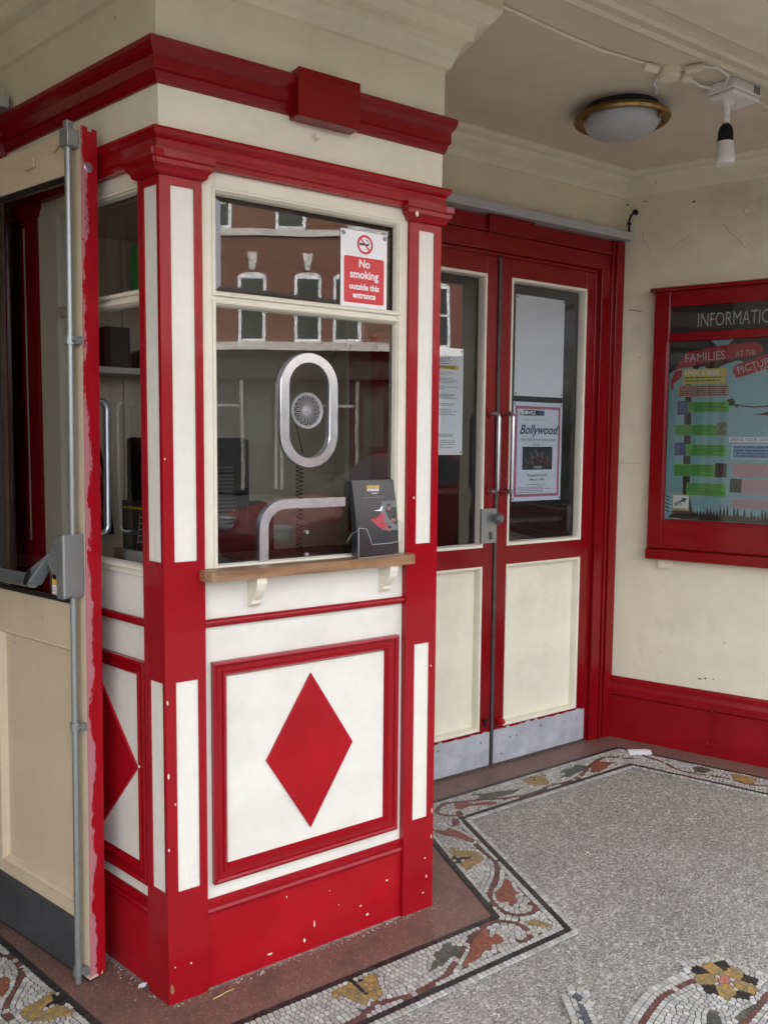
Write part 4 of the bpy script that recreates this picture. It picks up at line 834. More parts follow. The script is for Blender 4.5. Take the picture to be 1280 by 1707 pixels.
# the open leaf in the left foreground
LA = R(106.5); LW = 0.572
HX, HY = -0.134 + LW * math.cos(LA), 0.194 + LW * math.sin(LA)
ol = thing('open_door', 'open door leaf with tan inner face, worn red edge and panic bar', 'door', (HX, HY, 0.0), LA - PI)
ol.rotation_euler = (R(-0.55), 0, LA - PI)
F = LW                                   # free edge at local x = F ; u = F - x
TH = 0.043
x0_, x1_ = F - 0.435, F - 0.058
gz0, gz1, pz0, pz1 = 0.980, 2.032, 0.196, 0.866
MB().box(0, x0_, 0, TH - .0035, 0.012, 2.130).build('stile', 'tan', ol, bev=0.002)
MB().box(x1_, F - 0.003, 0, TH - .0035, 0.012, 2.130).build('stile', 'tan', ol, bev=0.002)
for a, b in ((0.012, pz0), (pz1, gz0), (gz1, 2.130)): MB().box(x0_, x1_, 0.0003, TH - .0035, a, b).build('rail', 'tan', ol)
MB().box(x0_, x1_, 0.016, 0.028, pz0, pz1).build('lower_panel', 'tan', ol)
picture_frame(MB(), x0_, x1_, pz0, pz1, [(-0.001, 0.001), (0.004, -0.001), (0.010, 0.006), (0.014, 0.016)]).build('panel_moulding', 'tan', ol)
picture_frame(MB(), x0_, x1_, gz0, gz1, [(-0.001, 0.001), (0.0, -0.002), (0.004, -0.002), (0.006, 0.018)]).build('glazing_bead', 'rubber', ol)
pane(ol, x0_ + .004, x1_ - .004, gz0 + .004, gz1 - .004, 0.018)
# outer red skin and the worn lock edge
MB().box(0, x0_, TH - .0034, TH, 0.012, 2.13).build('outer_skin', 'red', ol); MB().box(x1_, F - 0.003, TH - .0034, TH, 0.012, 2.13).build('outer_skin', 'red', ol)
for a, b in ((0.012, gz0), (gz1, 2.13)): MB().box(x0_, x1_, TH - .0034, TH, a, b).build('outer_skin', 'red', ol)
ed = MB(); rn = random.Random(5); ys = [TH * i / 10 for i in range(11)]
bot = [0.010 + rn.uniform(0, 0.016) for _ in ys]; topz = [2.138, 2.138, 2.138, 2.137, 2.128, 2.128, 2.128, 2.137, 2.136, 2.136, 2.136]
for i in range(10):
    y0, y1 = ys[i], ys[i + 1]
    ed.add([(F - .003, y0, bot[i]), (F, y0, bot[i]), (F, y1, bot[i + 1]), (F - .003, y1, bot[i + 1]), (F - .003, y0, topz[i]), (F, y0, topz[i]), (F, y1, topz[i + 1] if abs(topz[i + 1] - topz[i]) < .005 else topz[i]), (F - .003, y1, topz[i + 1] if abs(topz[i + 1] - topz[i]) < .005 else topz[i])],
           [(0, 3, 2, 1), (4, 5, 6, 7), (0, 1, 5, 4), (1, 2, 6, 5), (2, 3, 7, 6), (3, 0, 4, 7)])
eo = ed.build('lock_edge', 'red_edge', ol, label='red lock edge with scuffed and flaking paint')
MB().lathe([(0.0001, 0.0015), (0.010, 0.0012), (0.012, 0.0)], (F, 0.020, 2.045), 'x', 16).build('rod_socket', 'steel', eo)
MB().xz([(0.002, 0.014), (F - 0.065, 0.014), (F - 0.065, 0.158), (0.002, 0.164)], -0.003, 0.0).build('kick_plate', 'kickdark', ol)
MB().box(0.0, F - 0.01, 0.002, TH - 0.002, 0.004, 0.0118).build('brush_strip', 'rubber', ol)
# panic hardware
RX = F - 0.024; RY = -0.020
rod = MB().tube([(RX, RY, 0.008), (RX, RY, 1.02)], 0.0085, 14); rod.tube([(RX, RY, 1.12), (RX, RY, 2.10)], 0.0085, 14)
rod_o = rod.build('panic_rod', 'silverpaint', ol, smooth=True)
for z in (0.040, 0.678, 1.632):
    c = MB().lathe([(0.0125, -0.010), (0.0125, 0.010), (0.0085, 0.010), (0.0085, -0.010), (0.0125, -0.010)], (RX, RY, z), 'z', 18); c.box(RX + 0.010, RX + 0.0225, RY + 0.004, 0.0, z - 0.009, z + 0.009)
    c.lathe([(0.0001, -0.010), (0.0035, -0.0095), (0.0035, 0.0)], (RX + 0.016, RY + .006, z), 'y', 10); c.build('rod_guide', 'silverpaint', rod_o, smooth=False)
tg = MB().box(RX - 0.018, RX + 0.018, RY - 0.012, 0.0, 2.085, 2.125); tg.box(RX - 0.009, RX + 0.009, RY - 0.008, RY + 0.010, 2.125, 2.146); tg.add([(RX - 0.034, RY, 2.125), (RX - 0.018, RY - .01, 2.125), (RX - 0.018, 0, 2.085), (RX - 0.030, 0, 2.092)], [(0, 1, 2, 3)])
tg.box(RX - 0.030, RX - 0.018, RY, -0.001, 2.088, 2.12); tg.build('top_keep', 'silverpaint', ol, bev=0.002)
bxp = [(F - 0.058, 1.135), (F - 0.040, 1.160), (F - 0.006, 1.163), (F - 0.004, 1.010), (F - 0.012, 1.004), (F - 0.038, 1.004), (F - 0.040, 1.060), (F - 0.058, 1.062), (F - 0.085, 1.095)]
hb = MB().xz(bxp, -0.058, -0.001).build('bar_housing', 'silverpaint', ol, bev=0.004)
MB().box(F - 0.066, F - 0.0405, -0.052, -0.001, 1.012, 1.066).build('housing_cover', 'black', hb, bev=0.003)
ce = MB().box(F - 0.0635, F - 0.0415, -0.0532, -0.0522, 1.013, 1.036).build('approval_label', 'whiteplastic', hb)
text('CE', 0.016, F - 0.0625, 1.0195, -0.0536, 'ink', hb, 'approval_mark', sx=0.8)
MB().box(F - 0.0635, F - 0.0415, -0.0532, -0.0522, 1.0365, 1.050).build('orange_label', 'orange', hb)
arm = MB()
arm.add([(F - 0.060, -0.052, 1.130), (F - 0.060, -0.020, 1.130), (F - 0.088, -0.020, 1.098), (F - 0.088, -0.056, 1.098), (F - 0.100, -0.095, 1.040), (F - 0.100, -0.060, 1.028), (F - 0.130, -0.060, 1.045), (F - 0.130, -0.095, 1.060)], [(0, 1, 2, 3), (0, 1, 5, 4), (4, 5, 6, 7), (7, 6, 2, 3), (0, 4, 7, 3), (1, 2, 6, 5)])
ao = arm.build('bar_arm', 'barpaint', ol, bev=0.004)
sb = MB().xz([(F - 0.094, 1.078), (F - 0.088, 1.072), (F - 0.108, 1.036), (F - 0.116, 1.034), (F - 0.118, 1.042)], -0.099, -0.094); sb.build('arm_cap', 'black', ao)
br = MB().tube([(0.02, -0.075, 1.040), (F - 0.105, -0.078, 1.043)], 0.0175, 16); br.build('push_bar', 'barpaint', ol, smooth=True)
# pull handle on the outer face
ph = thing_pull = None
hp = [(F - 0.042, TH, 1.155)]
for i in range(7): a = PI / 2 * i / 6; hp.append((F - 0.042, TH + 0.048 - 0.02 + 0.02 * math.sin(a), 1.155 + 0.02 - 0.02 * math.cos(a)))
for i in range(7): a = PI / 2 * i / 6; hp.append((F - 0.042, TH + 0.048 - 0.02 + 0.02 * math.cos(a), 1.490 - 0.02 + 0.02 * math.sin(a)))
hp.append((F - 0.042, TH, 1.490))
MB().tube(hp, 0.0095, 14).build('pull_handle', 'steel', ol, smooth=True)
MB().tube([(F - 0.03, TH, 2.092), (F - 0.03, TH + 0.028, 2.094)], [0.010, 0.012], 12).build('door_stop', 'whiteplastic', ol, smooth=True)
bk = MB().box(F - 0.245, F - 0.20, -0.008, 0.0, 2.075, 2.098); bk.build('latch_plate', 'tan', ol, bev=0.002)
bk = MB().tube([(F - 0.115, -0.004, 2.098), (F - 0.085, -0.010, 2.108)], 0.006, 8); bk.build('screw_hook', 'tan', ol)

# ------------------------------------------------------------------ papers on the doors
GP = DY + 0.0385
def sheet(name, label, x0, x1, z0, z1, mat='paper', group=None, y=GP, drops=True, cat='poster'):
    t = thing(name, label, cat, (x0, y, z0), 0, group)
    MB().box(0, x1 - x0, 0, 0.0008, 0, z1 - z0).build('paper', mat, t)
    if drops:
        c = MB()
        for px in (0.008, x1 - x0 - 0.008):
            for pz in (0.010, z1 - z0 - 0.010): c.lathe([(0.0001, -0.001), (0.004, -0.001), (0.004, 0)], (px, 0, pz), 'y', 8)
        c.build('sucker_pad', 'darkmetal', t)
    return t
sheet('paper_sheet', 'blank white paper sheet taped inside the right door glass', 1.848, 2.142, 1.592, 2.018)
bo = sheet('film_poster', 'pale film poster with pink border and dark blue title on the right door', 1.846, 2.143, 1.138, 1.567)
W, Hh = 0.297, 0.429; e = -0.0006
M['pinkborder'] = plain('pink_border_print', (0.50, 0.16, 0.22), 0.5, noise=0.5, nscale=220)
M['palepaper'] = plain('pale_lilac_paper', (0.74, 0.79, 0.90), 0.5)
bo.children[0].data.materials[0] = M['palepaper']
b = MB()
for a0, a1, c0, c1 in ((0.012, W - .012, Hh - .030, Hh - .018), (0.012, W - .012, .018, .030), (0.012, 0.024, .030, Hh - .030), (W - .024, W - .012, .030, Hh - .030)): b.rect(a0, a1, c0, c1, e)
b.build('border_print', 'pinkborder', bo, fix=False)
b = MB().flat([(0.036, 0.375), (0.044, 0.392), (0.07, 0.396), (0.155, 0.394), (0.155, 0.372), (0.06, 0.370)], e); b.build('logo_block', 'ink', bo, fix=False)
M['bluegrad'] = plain('blue_print', (0.06, 0.10, 0.28), 0.5)
MB().rect(0.155, 0.185, 0.372, 0.394, e).build('logo_fade', 'bluegrad', bo, fix=False)
ow = MB().disc(0.052, 0.385, 0.010, e * 1.6).disc(0.076, 0.384, 0.0095, e * 1.6); ow.stroke([(0.058, 0.372), (0.062, 0.382)], 0.005, e * 1.6); ow.build('logo_owl', 'paper', bo, fix=False)
text('WLS', 0.022, 0.086, 0.376, e * 2, 'paper', bo, bold=0.0006)
text('Bollywood', 0.056, W / 2 + .002, 0.292, e * 2, 'navy', bo, 'title_lettering', 'CENTER', 0.35, 0.0009, 0.94)
text('Hyde Park Picture House, Leeds', 0.0185, W / 2, 0.262, e * 2, 'inkgrey', bo, 'lettering', 'CENTER', 0.35, 0, 0.86)
text('Sarkar 3', 0.0185, W / 2, 0.241, e * 2, 'inkgrey', bo, 'lettering', 'CENTER', 0.35)
text('अंग्रेज़ी' if False else '~~~~  ~~~~  ~~~', 0.018, W / 2 - .02, 0.348, e * 2, 'inkgrey', bo, 'script_lettering', 'CENTER', 0.3)
MB().rect(0.058, 0.240, 0.136, 0.236, e).build('photo_print', 'ink', bo, fix=False)
M['skin'] = plain('warm_face_print', (0.26, 0.12, 0.09), 0.5, noise=0.95, nscale=95)
M['greyface'] = plain('grey_face_print', (0.20, 0.19, 0.17), 0.5, noise=0.8, nscale=120); M['redface'] = plain('red_shadow_print', (0.16, 0.03, 0.025), 0.5, noise=0.7, nscale=120)
rf_ = random.Random(4)
for fx, fz, fh in ((0.082, 0.166, .030), (0.112, 0.186, .040), (0.143, 0.198, .040), (0.178, 0.190, .038), (0.212, 0.174, .036)):
    for k, mm in enumerate(('skin', 'redface', 'greyface', 'skin', 'greyface')):
        w_2 = rf_.uniform(.004, .009); h_2 = fh * rf_.uniform(.18, .4); x_2 = fx + rf_.uniform(-.008, .008); z_2 = fz + fh * (k / 4 - .5)
        MB().flat([(x_2 - w_2, z_2), (x_2 + w_2 * .5, z_2 - h_2 * .6), (x_2 + w_2, z_2 + h_2 * .1), (x_2 + w_2 * .4, z_2 + h_2 * .6), (x_2 - w_2 * .7, z_2 + h_2 * .5)], e * (2 + .2 * k)).build('photo_patch', mm, bo, fix=False)
text('SARKAR', 0.017, 0.149, 0.141, e * 3, 'paper', bo, 'lettering', 'CENTER', 0, 0, 0.8)
text('Thursday 25th May 2017', 0.016, W / 2, 0.106, e * 2, 'ink', bo, 'lettering', 'CENTER', 0.3, 0, 0.8)
text('Starts at 11.30am', 0.016, W / 2, 0.088, e * 2, 'ink', bo, 'lettering', 'CENTER', 0.3, 0, 0.8)
lines(MB(), 0.09, 0.20, 0.066, 0.076, 1, e * 2, 0.0035).build('small_print', 'inkgrey', bo, fix=False)
lines(MB(), 0.036, 0.25, 0.034, 0.062, 4, e * 2, 0.003).build('small_print', 'inkgrey', bo, fix=False)
sk_ = sheet('events_sheet', 'white events sheet with yellow stripe inside the left door glass', 1.275, 1.563, 1.340, 1.768)
text('SEEK', 0.040, 0.155, 0.372, e * 2, 'inkgrey', sk_, 'title_lettering', 'LEFT', 0, -0.0004, 0.85)
MB().rect(0.02, 0.262, 0.343, 0.358, e).build('yellow_stripe', 'gold', sk_, fix=False)
text('grown-ups?', 0.017, 0.165, 0.347, e * 2, 'ink', sk_, 'lettering', 'LEFT', 0.1, 0.0003)
lines(MB(), 0.02, 0.24, 0.362, 0.369, 1, e * 2, 0.003).build('small_print', 'ink', sk_, fix=False)
for z0, z1, nn in ((0.318, 0.334, 2), (0.286, 0.310, 4), (0.262, 0.276, 2), (0.225, 0.246, 4), (0.196, 0.208, 2), (0.158, 0.186, 4), (0.072, 0.086, 3), (0.026, 0.060, 5)):
    lines(MB(), 0.02, 0.26 if z0 > 0.09 else 0.25, z0, z1, nn, e * 2, 0.0026).build('small_print', 'inkgrey', sk_, fix=False)
# fluorescent tubes glow far inside the foyer (seen through the left leaf glass)
# ------------------------------------------------------------------ no smoking sign
ns = thing('no_smoking_sign', 'white and red no smoking sign fixed to the upper kiosk window', 'sign', (0.504, 0.0255, 1.754))
SW, SH = 0.149, 0.201
def rrect(x0, x1, z0, z1, r, n=5):
    p = []
    for cx, cz, a0 in ((x1 - r, z1 - r, 0), (x0 + r, z1 - r, 90), (x0 + r, z0 + r, 180), (x1 - r, z0 + r, 270)): p += [(cx + r * math.cos(R(a0 + 90 * i / n)), cz + r * math.sin(R(a0 + 90 * i / n))) for i in range(n + 1)]
    return p
MB().box(0, SW, 0, 0.0015, 0, SH).build('plate', 'signwhite', ns)
MB().flat(rrect(0.010, SW - 0.010, 0.011, 0.133, 0.006), e).build('red_panel', 'signred', ns, fix=False)
cx, cz = SW / 2 + .002, 0.167
MB().flat([(cx - 0.018, cz + .003), (cx - 0.018, cz - .0025), (cx + .012, cz - .0025), (cx + .012, cz + .003)], e).build('cigarette', 'ink', ns, fix=False)
MB().stroke([(cx + .002, cz + .016), (cx + .006, cz + .010), (cx + .010, cz + .012), (cx + .012, cz + .005), (cx + .017, cz + .004)], 0.0016, e).build('smoke_mark', 'ink', ns, fix=False)
MB().ring(cx, cz, 0.0195, 0.0255, e * 2).stroke([(cx - .0165, cz + .0165), (cx + .0165, cz - .0165)], 0.0042, e * 2.4).build('prohibition_ring', 'signred', ns, fix=False)
for body, size, z in (('No', 0.030, 0.106), ('smoking', 0.030, 0.077), ('outside this', 0.0225, 0.047), ('entrance', 0.0225, 0.0245)): text(body, size, SW / 2, z, e * 2, 'signwhite', ns, 'lettering', 'CENTER', 0, 0.0007, 0.92)
dt = MB()
for px in (0.0085, SW - .0085): dt.disc(px, SH - 0.010, 0.0065, e)
dt.build('sucker_pad', 'inkgrey', ns, fix=False)

# ------------------------------------------------------------------ leaflets in a clear holder on the ledge
bh = thing('leaflet_holder', 'clear acrylic leaflet holder standing at the right end of the kiosk ledge', 'leaflet holder', (0.530, -0.030, 1.0813), R(3))
ah = MB()
ah.add([(0, 0, 0), (0.150, 0, 0), (0.150, 0, 0.036), (0.120, 0, 0.036), (0.115, 0, 0.034), (0.045, 0, 0.034), (0.040, 0, 0.050), (0.026, 0, 0.078), (0.0, 0, 0.082)], [tuple(range(9))])
ah.add([(0.150, 0, 0), (0.150, 0.05, 0), (0.150, 0.052, 0.05), (0.150, 0.030, 0.10), (0.150, 0.0, 0.085)], [(0, 1, 2, 3, 4)])
ah.add([(0, 0, 0), (0, 0.05, 0), (0, 0.052, 0.04), (0, 0.035, 0.06), (0, 0.0, 0.078)], [(0, 1, 2, 3, 4)])
ah.add([(0, 0, 0), (0.15, 0, 0), (0.15, .05, 0), (0, .05, 0)], [(0, 1, 2, 3)]); ah.add([(0, .05, 0), (.15, .05, 0), (.15, .056, .16), (0, .056, .16)], [(0, 1, 2, 3)])
ae = MB()
for pl in ([(0, 0, 0.082), (0.026, 0, 0.078), (0.040, 0, 0.050), (0.045, 0, 0.034), (0.115, 0, 0.034), (0.120, 0, 0.036), (0.150, 0, 0.036)], [(0, 0, 0), (0, 0, 0.082)], [(0.15, 0, 0), (0.15, 0, 0.085)], [(0.15, 0, 0.085), (0.15, 0.030, 0.10), (0.15, 0.052, 0.05)], [(0, 0, 0), (0.15, 0, 0)], [(0, 0, .078), (0, .035, .06), (0, .052, .04)]): ae.tube(pl, 0.0009, 5)
ae.build('holder_edge', 'greyplastic', bh)
ho = ah.build('holder_body', 'acrylic', bh, fix=False); sm = ho.modifiers.new('solid', 'SOLIDIFY'); sm.thickness = 0.0022
def leaflet(name, label, y, tilt, dx=0.0):
    t = thing(name, label, 'leaflet', (0.534 + dx, -0.0175 + y, 1.0843), R(3), 'leaflets standing in the clear holder')
    t.rotation_euler = (R(-tilt), 0, R(3)); w, h = 0.1435, 0.205
    c = MB(); n = 10; vs = []
    for k in range(n + 1):
        z = h * k / n; bow = -0.006 * math.sin(PI * k / n)
        vs += [(0, bow, z), (w, bow, z), (w, bow + .003, z), (0, bow + .003, z)]
    fs = [(0, 1, 2, 3), (n * 4 + 3, n * 4 + 2, n * 4 + 1, n * 4)]
    for k in range(n):
        for i in range(4): j = (i + 1) % 4; fs.append((k * 4 + i, k * 4 + j, k * 4 + 4 + j, k * 4 + 4 + i))
    c.add(vs, fs).build('cover', 'cover', t); return t
M['cover'] = plain('dark_leaflet_cover', (0.035, 0.038, 0.042), 0.28, noise=0.25, nscale=14)
M['coatred'] = plain('red_coat_print', (0.42, 0.05, 0.07), 0.4, noise=0.5, nscale=120)
M['greyprint'] = plain('grey_print', (0.13, 0.16, 0.17), 0.4)
lf_ = leaflet('leaflet', 'front dark leaflet with yellow and white heading in the clear holder', 0.0, 8.0)
for k in range(1, 5): leaflet('leaflet', ('second', 'third', 'fourth', 'rearmost')[k - 1] + ' dark leaflet from the front in the clear holder', 0.0045 * k, 8.0 - 0.35 * k, -0.0008 * k)
def bowy(z): return -0.006 * math.sin(PI * z / 0.205) - 0.0007
text('HYDE PARK', 0.0105, 0.048, 0.1835, bowy(.186), 'gold', lf_, 'title_lettering', 'LEFT', 0, 0.0005, 0.78)
text('PICTURE HOUSE', 0.0088, 0.048, 0.1755, bowy(.178), 'paper', lf_, 'title_lettering', 'LEFT', 0, 0.0004, 0.62)
lines(MB(), 0.062, 0.085, 0.1675, 0.171, 1, bowy(.169), 0.0016).build('small_print', 'paper', lf_, fix=False)
lines(MB(), 0.028, 0.115, 0.156, 0.1595, 1, bowy(.157), 0.0013).build('small_print', 'inkgrey', lf_, fix=False)
def curved(pts, name, mat, lift=0.0):
    m_ = MB(); m_.add([(x, bowy(z) - lift, z) for x, z in pts], [tuple(range(len(pts)))]); return m_.build(name, mat, lf_, fix=False)
curved([(0.085, 0.066), (0.142, 0.064), (0.142, 0.146), (0.095, 0.146), (0.086, 0.12)], 'photo_print', 'greyprint')
curved([(0.048, 0.098), (0.075, 0.103), (0.085, 0.114), (0.098, 0.112), (0.10, 0.10), (0.094, 0.086), (0.108, 0.085), (0.104, 0.070), (0.085, 0.070), (0.07, 0.080), (0.06, 0.088)], 'figure_print', 'coatred', 0.0003)
curved([(0.062, 0.121), (0.09, 0.119), (0.095, 0.132), (0.088, 0.131), (0.084, 0.124)], 'figure_print', 'paper', 0.0003)
for hx, hz, hr in ((0.114, 0.128, 0.0085), (0.128, 0.094, 0.0095), (0.112, 0.068, 0.0075)):
    curved([(hx + hr * math.cos(2 * PI * i / 12), hz + hr * .9 * math.sin(2 * PI * i / 12)) for i in range(12)], 'figure_print', 'skin', 0.0004)
    curved([(hx + hr * .2 + hr * .9 * math.cos(2 * PI * i / 12), hz + hr * .75 + hr * .5 * math.sin(2 * PI * i / 12)) for i in range(12)], 'figure_print', 'ink', 0.0006)

# ------------------------------------------------------------------ information board on the right wall
WA = math.atan2(WD.y, WD.x)
OX = (Vector((2.472, 0.713)) - WO).dot(WD)      # measurements start at the skirting corner
ib = thing('information_board', 'red framed glazed information board on the cream right wall', 'notice board', (WO.x, WO.y, 0), WA)
bx0, bx1, bz0, bz1 = 0.150 + OX, 1.16, 0.872, 2.062
D_ = -0.052
MB().box(bx0 + .004, bx1 - .004, -0.030, -0.001, bz0 + .004, bz1 - .004).build('back_box', 'red_dark', ib)
fx0 = 0.219 + OX; fx1 = bx1 - 0.07
MB().box(bx0, fx0, D_, -0.029, bz0 + .048, bz1 - .002).build('frame_stile', 'red_shade_v', ib, bev=0.004)
MB().box(fx1, bx1, D_, -0.029, bz0 + .048, bz1 - .002).build('frame_stile', 'red_shade_v', ib, bev=0.004)
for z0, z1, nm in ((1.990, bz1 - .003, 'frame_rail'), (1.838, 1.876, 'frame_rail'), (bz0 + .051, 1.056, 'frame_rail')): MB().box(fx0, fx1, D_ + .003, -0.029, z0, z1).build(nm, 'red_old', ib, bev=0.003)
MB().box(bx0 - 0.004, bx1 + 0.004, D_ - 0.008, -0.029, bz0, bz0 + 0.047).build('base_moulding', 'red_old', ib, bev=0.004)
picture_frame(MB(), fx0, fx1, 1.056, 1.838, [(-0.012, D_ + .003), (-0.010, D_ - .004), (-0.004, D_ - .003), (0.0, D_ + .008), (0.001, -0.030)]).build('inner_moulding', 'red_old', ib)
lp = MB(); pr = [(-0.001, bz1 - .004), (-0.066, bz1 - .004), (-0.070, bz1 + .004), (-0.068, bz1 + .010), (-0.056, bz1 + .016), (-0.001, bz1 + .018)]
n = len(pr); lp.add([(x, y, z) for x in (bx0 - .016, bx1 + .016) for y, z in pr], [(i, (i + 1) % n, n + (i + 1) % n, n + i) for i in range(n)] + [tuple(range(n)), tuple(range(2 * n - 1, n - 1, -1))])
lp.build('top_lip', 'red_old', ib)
M['chalk'] = plain('chalkboard', (0.018, 0.018, 0.018), 0.5, noise=0.2)
M['chalkink'] = plain('chalk_lettering', (0.62, 0.62, 0.60), 0.8, noise=0.4, nscale=120)
MB().rect(fx0, fx1, 1.876, 1.990, -0.0325).build('heading_panel', 'chalk', ib, fix=False)
text('INFORMATION', 0.083, 0.331 + OX, 1.899, -0.0340, 'chalkink', ib, 'heading_lettering', 'LEFT', 0, -0.0006, 0.60)
pane(ib, fx0, fx1, 1.04, 1.995, D_ + 0.010)
# poster inside
M['skyprint'] = plain('blue_poster', (0.27, 0.50, 0.54), 0.5, noise=0.12, nscale=4)
M['greenslip'] = plain('green_slip', (0.12, 0.46, 0.07), 0.5)
M['pinkslip'] = plain('pink_slip', (0.60, 0.36, 0.42), 0.5)
M['salmon'] = plain('salmon_slip', (0.60, 0.33, 0.26), 0.5)
M['yellowslip'] = plain('yellow_slip', (0.72, 0.58, 0.16), 0.5)
M['blueslip'] = plain('blue_slip', (0.16, 0.36, 0.58), 0.5)
M['trunkp'] = plain('brown_print', (0.045, 0.02, 0.016), 0.6)
M['darkleaf'] = plain('dark_green_print', (0.012, 0.018, 0.014), 0.6)
M['bannerred'] = plain('red_banner_print', (0.42, 0.02, 0.035), 0.6)
M['thumb1'] = plain('blue_thumbnail', (0.05, 0.10, 0.28), 0.5, noise=0.8, nscale=60)
M['thumb2'] = plain('grey_thumbnail', (0.25, 0.26, 0.2), 0.5, noise=0.8, nscale=60)
M['thumb3'] = plain('dark_thumbnail', (0.05, 0.045, 0.05), 0.5, noise=0.9, nscale=60)
ps = thing('events_poster', 'pale blue handmade family events poster inside the information board', 'poster', (WO.x, WO.y, 0), WA)
PY = -0.0312
MB().box(fx0 + .002, fx1 - .002, PY, -0.0302, 1.040, 1.842).build('poster_sheet', 'skyprint', ps)
def pp(pts, nm, mat, k): return MB().flat([(x + OX, z) for x, z in pts], PY - 0.0005 * k).build(nm, mat, ps, fix=False)
def q4(x0, x1, z0, z1, nm, mat, k): return pp([(x0, z0), (x1, z0), (x1, z1), (x0, z1)], nm, mat, k)
rn = random.Random(11)
crown = [(0.216, 1.838), (0.392, 1.838), (0.42, 1.812), (0.46, 1.815), (0.487, 1.838), (1.04, 1.838), (1.04, 1.70), (0.72, 1.72)] + [(0.66 - i * .02, 1.745 + rn.uniform(-.012, .012)) for i in range(9)] + [(0.44 - i * .018, 1.722 + rn.uniform(-.012, .012)) for i in range(12)] + [(0.216, 1.70)]
pp(crown, 'tree_crown_print', 'darkleaf', 1)
pp([(0.315, 1.70), (0.29, 1.70), (0.296, 1.168), (0.27, 1.10), (0.235, 1.062), (0.40, 1.062), (0.345, 1.09), (0.329, 1.15), (0.322, 1.5)], 'tree_trunk_print', 'trunkp', 1)
pp([(0.244, 1.722), (0.286, 1.791), (0.433, 1.815), (0.57, 1.822), (0.60, 1.808), (0.605, 1.785), (0.583, 1.768), (0.478, 1.756), (0.369, 1.742), (0.301, 1.726)], 'banner_print', 'bannerred', 2)
pp([(0.235, 1.69), (0.248, 1.713), (0.276, 1.717), (0.271, 1.682), (0.240, 1.657), (0.241, 1.625), (0.226, 1.644), (0.227, 1.67)], 'banner_tail_print', 'bannerred', 2)
pp([(0.485, 1.700), (0.495, 1.728), (0.625, 1.772), (0.80, 1.80), (0.80, 1.74), (0.627, 1.710), (0.563, 1.690), (0.505, 1.674)], 'banner_print', 'bannerred', 3)
text('FAMILIES', 0.052, 0.284 + OX, 1.748, PY - .0022, 'chalkink', ps, 'lettering', 'LEFT', 0, -0.0004, 0.86, R(3))
text('AT THE', 0.034, 0.496 + OX, 1.764, PY - .0022, 'chalkink', ps, 'lettering', 'LEFT', 0, -0.0004, 0.72, R(3))
text('PICTURE', 0.046, 0.508 + OX, 1.690, PY - .0024, 'chalkink', ps, 'lettering', 'LEFT', 0, -0.0004, 0.86, R(16))
text('HOUSE', 0.046, 0.585 + OX, 1.676, PY - .0024, 'chalkink', ps, 'lettering', 'LEFT', 0, -0.0004, 0.86, R(16))
q4(0.281, 0.459, 1.653, 1.718, 'slip', 'yellowslip', 3)
text('HYDE & SEEK', 0.028, 0.288 + OX, 1.690, PY - .0024, 'paper', ps, 'lettering', 'LEFT', 0, 0.0004, 0.88)
lines(MB(), 0.288 + OX, 0.45 + OX, 1.660, 1.688, 2, PY - .0022, 0.004).build('small_print', 'ink', ps, fix=False)
q4(0.262, 0.475, 1.598, 1.648, 'slip', 'salmon', 3)
lines(MB(), 0.267 + OX, 0.47 + OX, 1.601, 1.645, 5, PY - .0022, 0.004).build('small_print', 'trunkp', ps, fix=False)
for x0, x1, z0, z1 in ((0.307, 0.477, 1.530, 1.575), (0.255, 0.431, 1.429, 1.476), (0.305, 0.475, 1.339, 1.390), (0.255, 0.428, 1.250, 1.303), (0.312, 0.478, 1.165, 1.222)):
    q4(x0, x1, z0, z1, 'slip', 'greenslip', 3); lines(MB(), x0 + .005 + OX, x1 - .005 + OX, z0 + .003, z1 - .004, 6, PY - .0022, 0.0022).build('small_print', 'darkleaf', ps, fix=False)
for x0, x1, z0, z1, mm in ((0.260, 0.307, 1.520, 1.582, 'thumb1'), (0.430, 0.474, 1.429, 1.487, 'thumb2'), (0.255, 0.304, 1.342, 1.398, 'thumb1'), (0.430, 0.479, 1.249, 1.310, 'thumb3'), (0.495, 0.542, 1.186, 1.245, 'thumb3')): q4(x0, x1, z0, z1, 'film_thumbnail', mm, 4)
q4(0.255, 0.326, 1.097, 1.167, 'slip', 'yellowslip', 4); q4(0.258, 0.323, 1.107, 1.164, 'slip', 'paper', 5)
pp([(0.264, 1.128), (0.296, 1.145), (0.293, 1.153), (0.318, 1.152), (0.304, 1.130), (0.301, 1.137), (0.268, 1.119)], 'arrow_print', 'darkleaf', 6)
text('autism', 0.011, 0.271 + OX, 1.1245, PY - .0036, 'paper', ps, 'lettering', 'LEFT', 0, 0, 0.9, R(27)); text('friendly', 0.013, 0.268 + OX, 1.112, PY - .0036, 'ink', ps, 'lettering', 'LEFT', 0, 0, 0.9, R(20)); text('SCREENINGS', 0.0085, 0.260 + OX, 1.0995, PY - .003, 'ink', ps, 'lettering')
q4(0.483, 0.72, 1.401, 1.424, 'slip', 'paper', 3); text('BRING YOUR OWN BABY', 0.019, 0.490 + OX, 1.4065, PY - .0022, 'inkgrey', ps, 'lettering', 'LEFT', 0, 0.0003, 0.95)
q4(0.497, 0.74, 1.330, 1.392, 'slip', 'paper', 3); q4(0.500, 0.737, 1.333, 1.389, 'slip', 'blueslip', 4)
text('£3.50', 0.016, 0.508 + OX, 1.361, PY - .003, 'navy', ps, 'lettering', 'LEFT', 0, 0.0006)
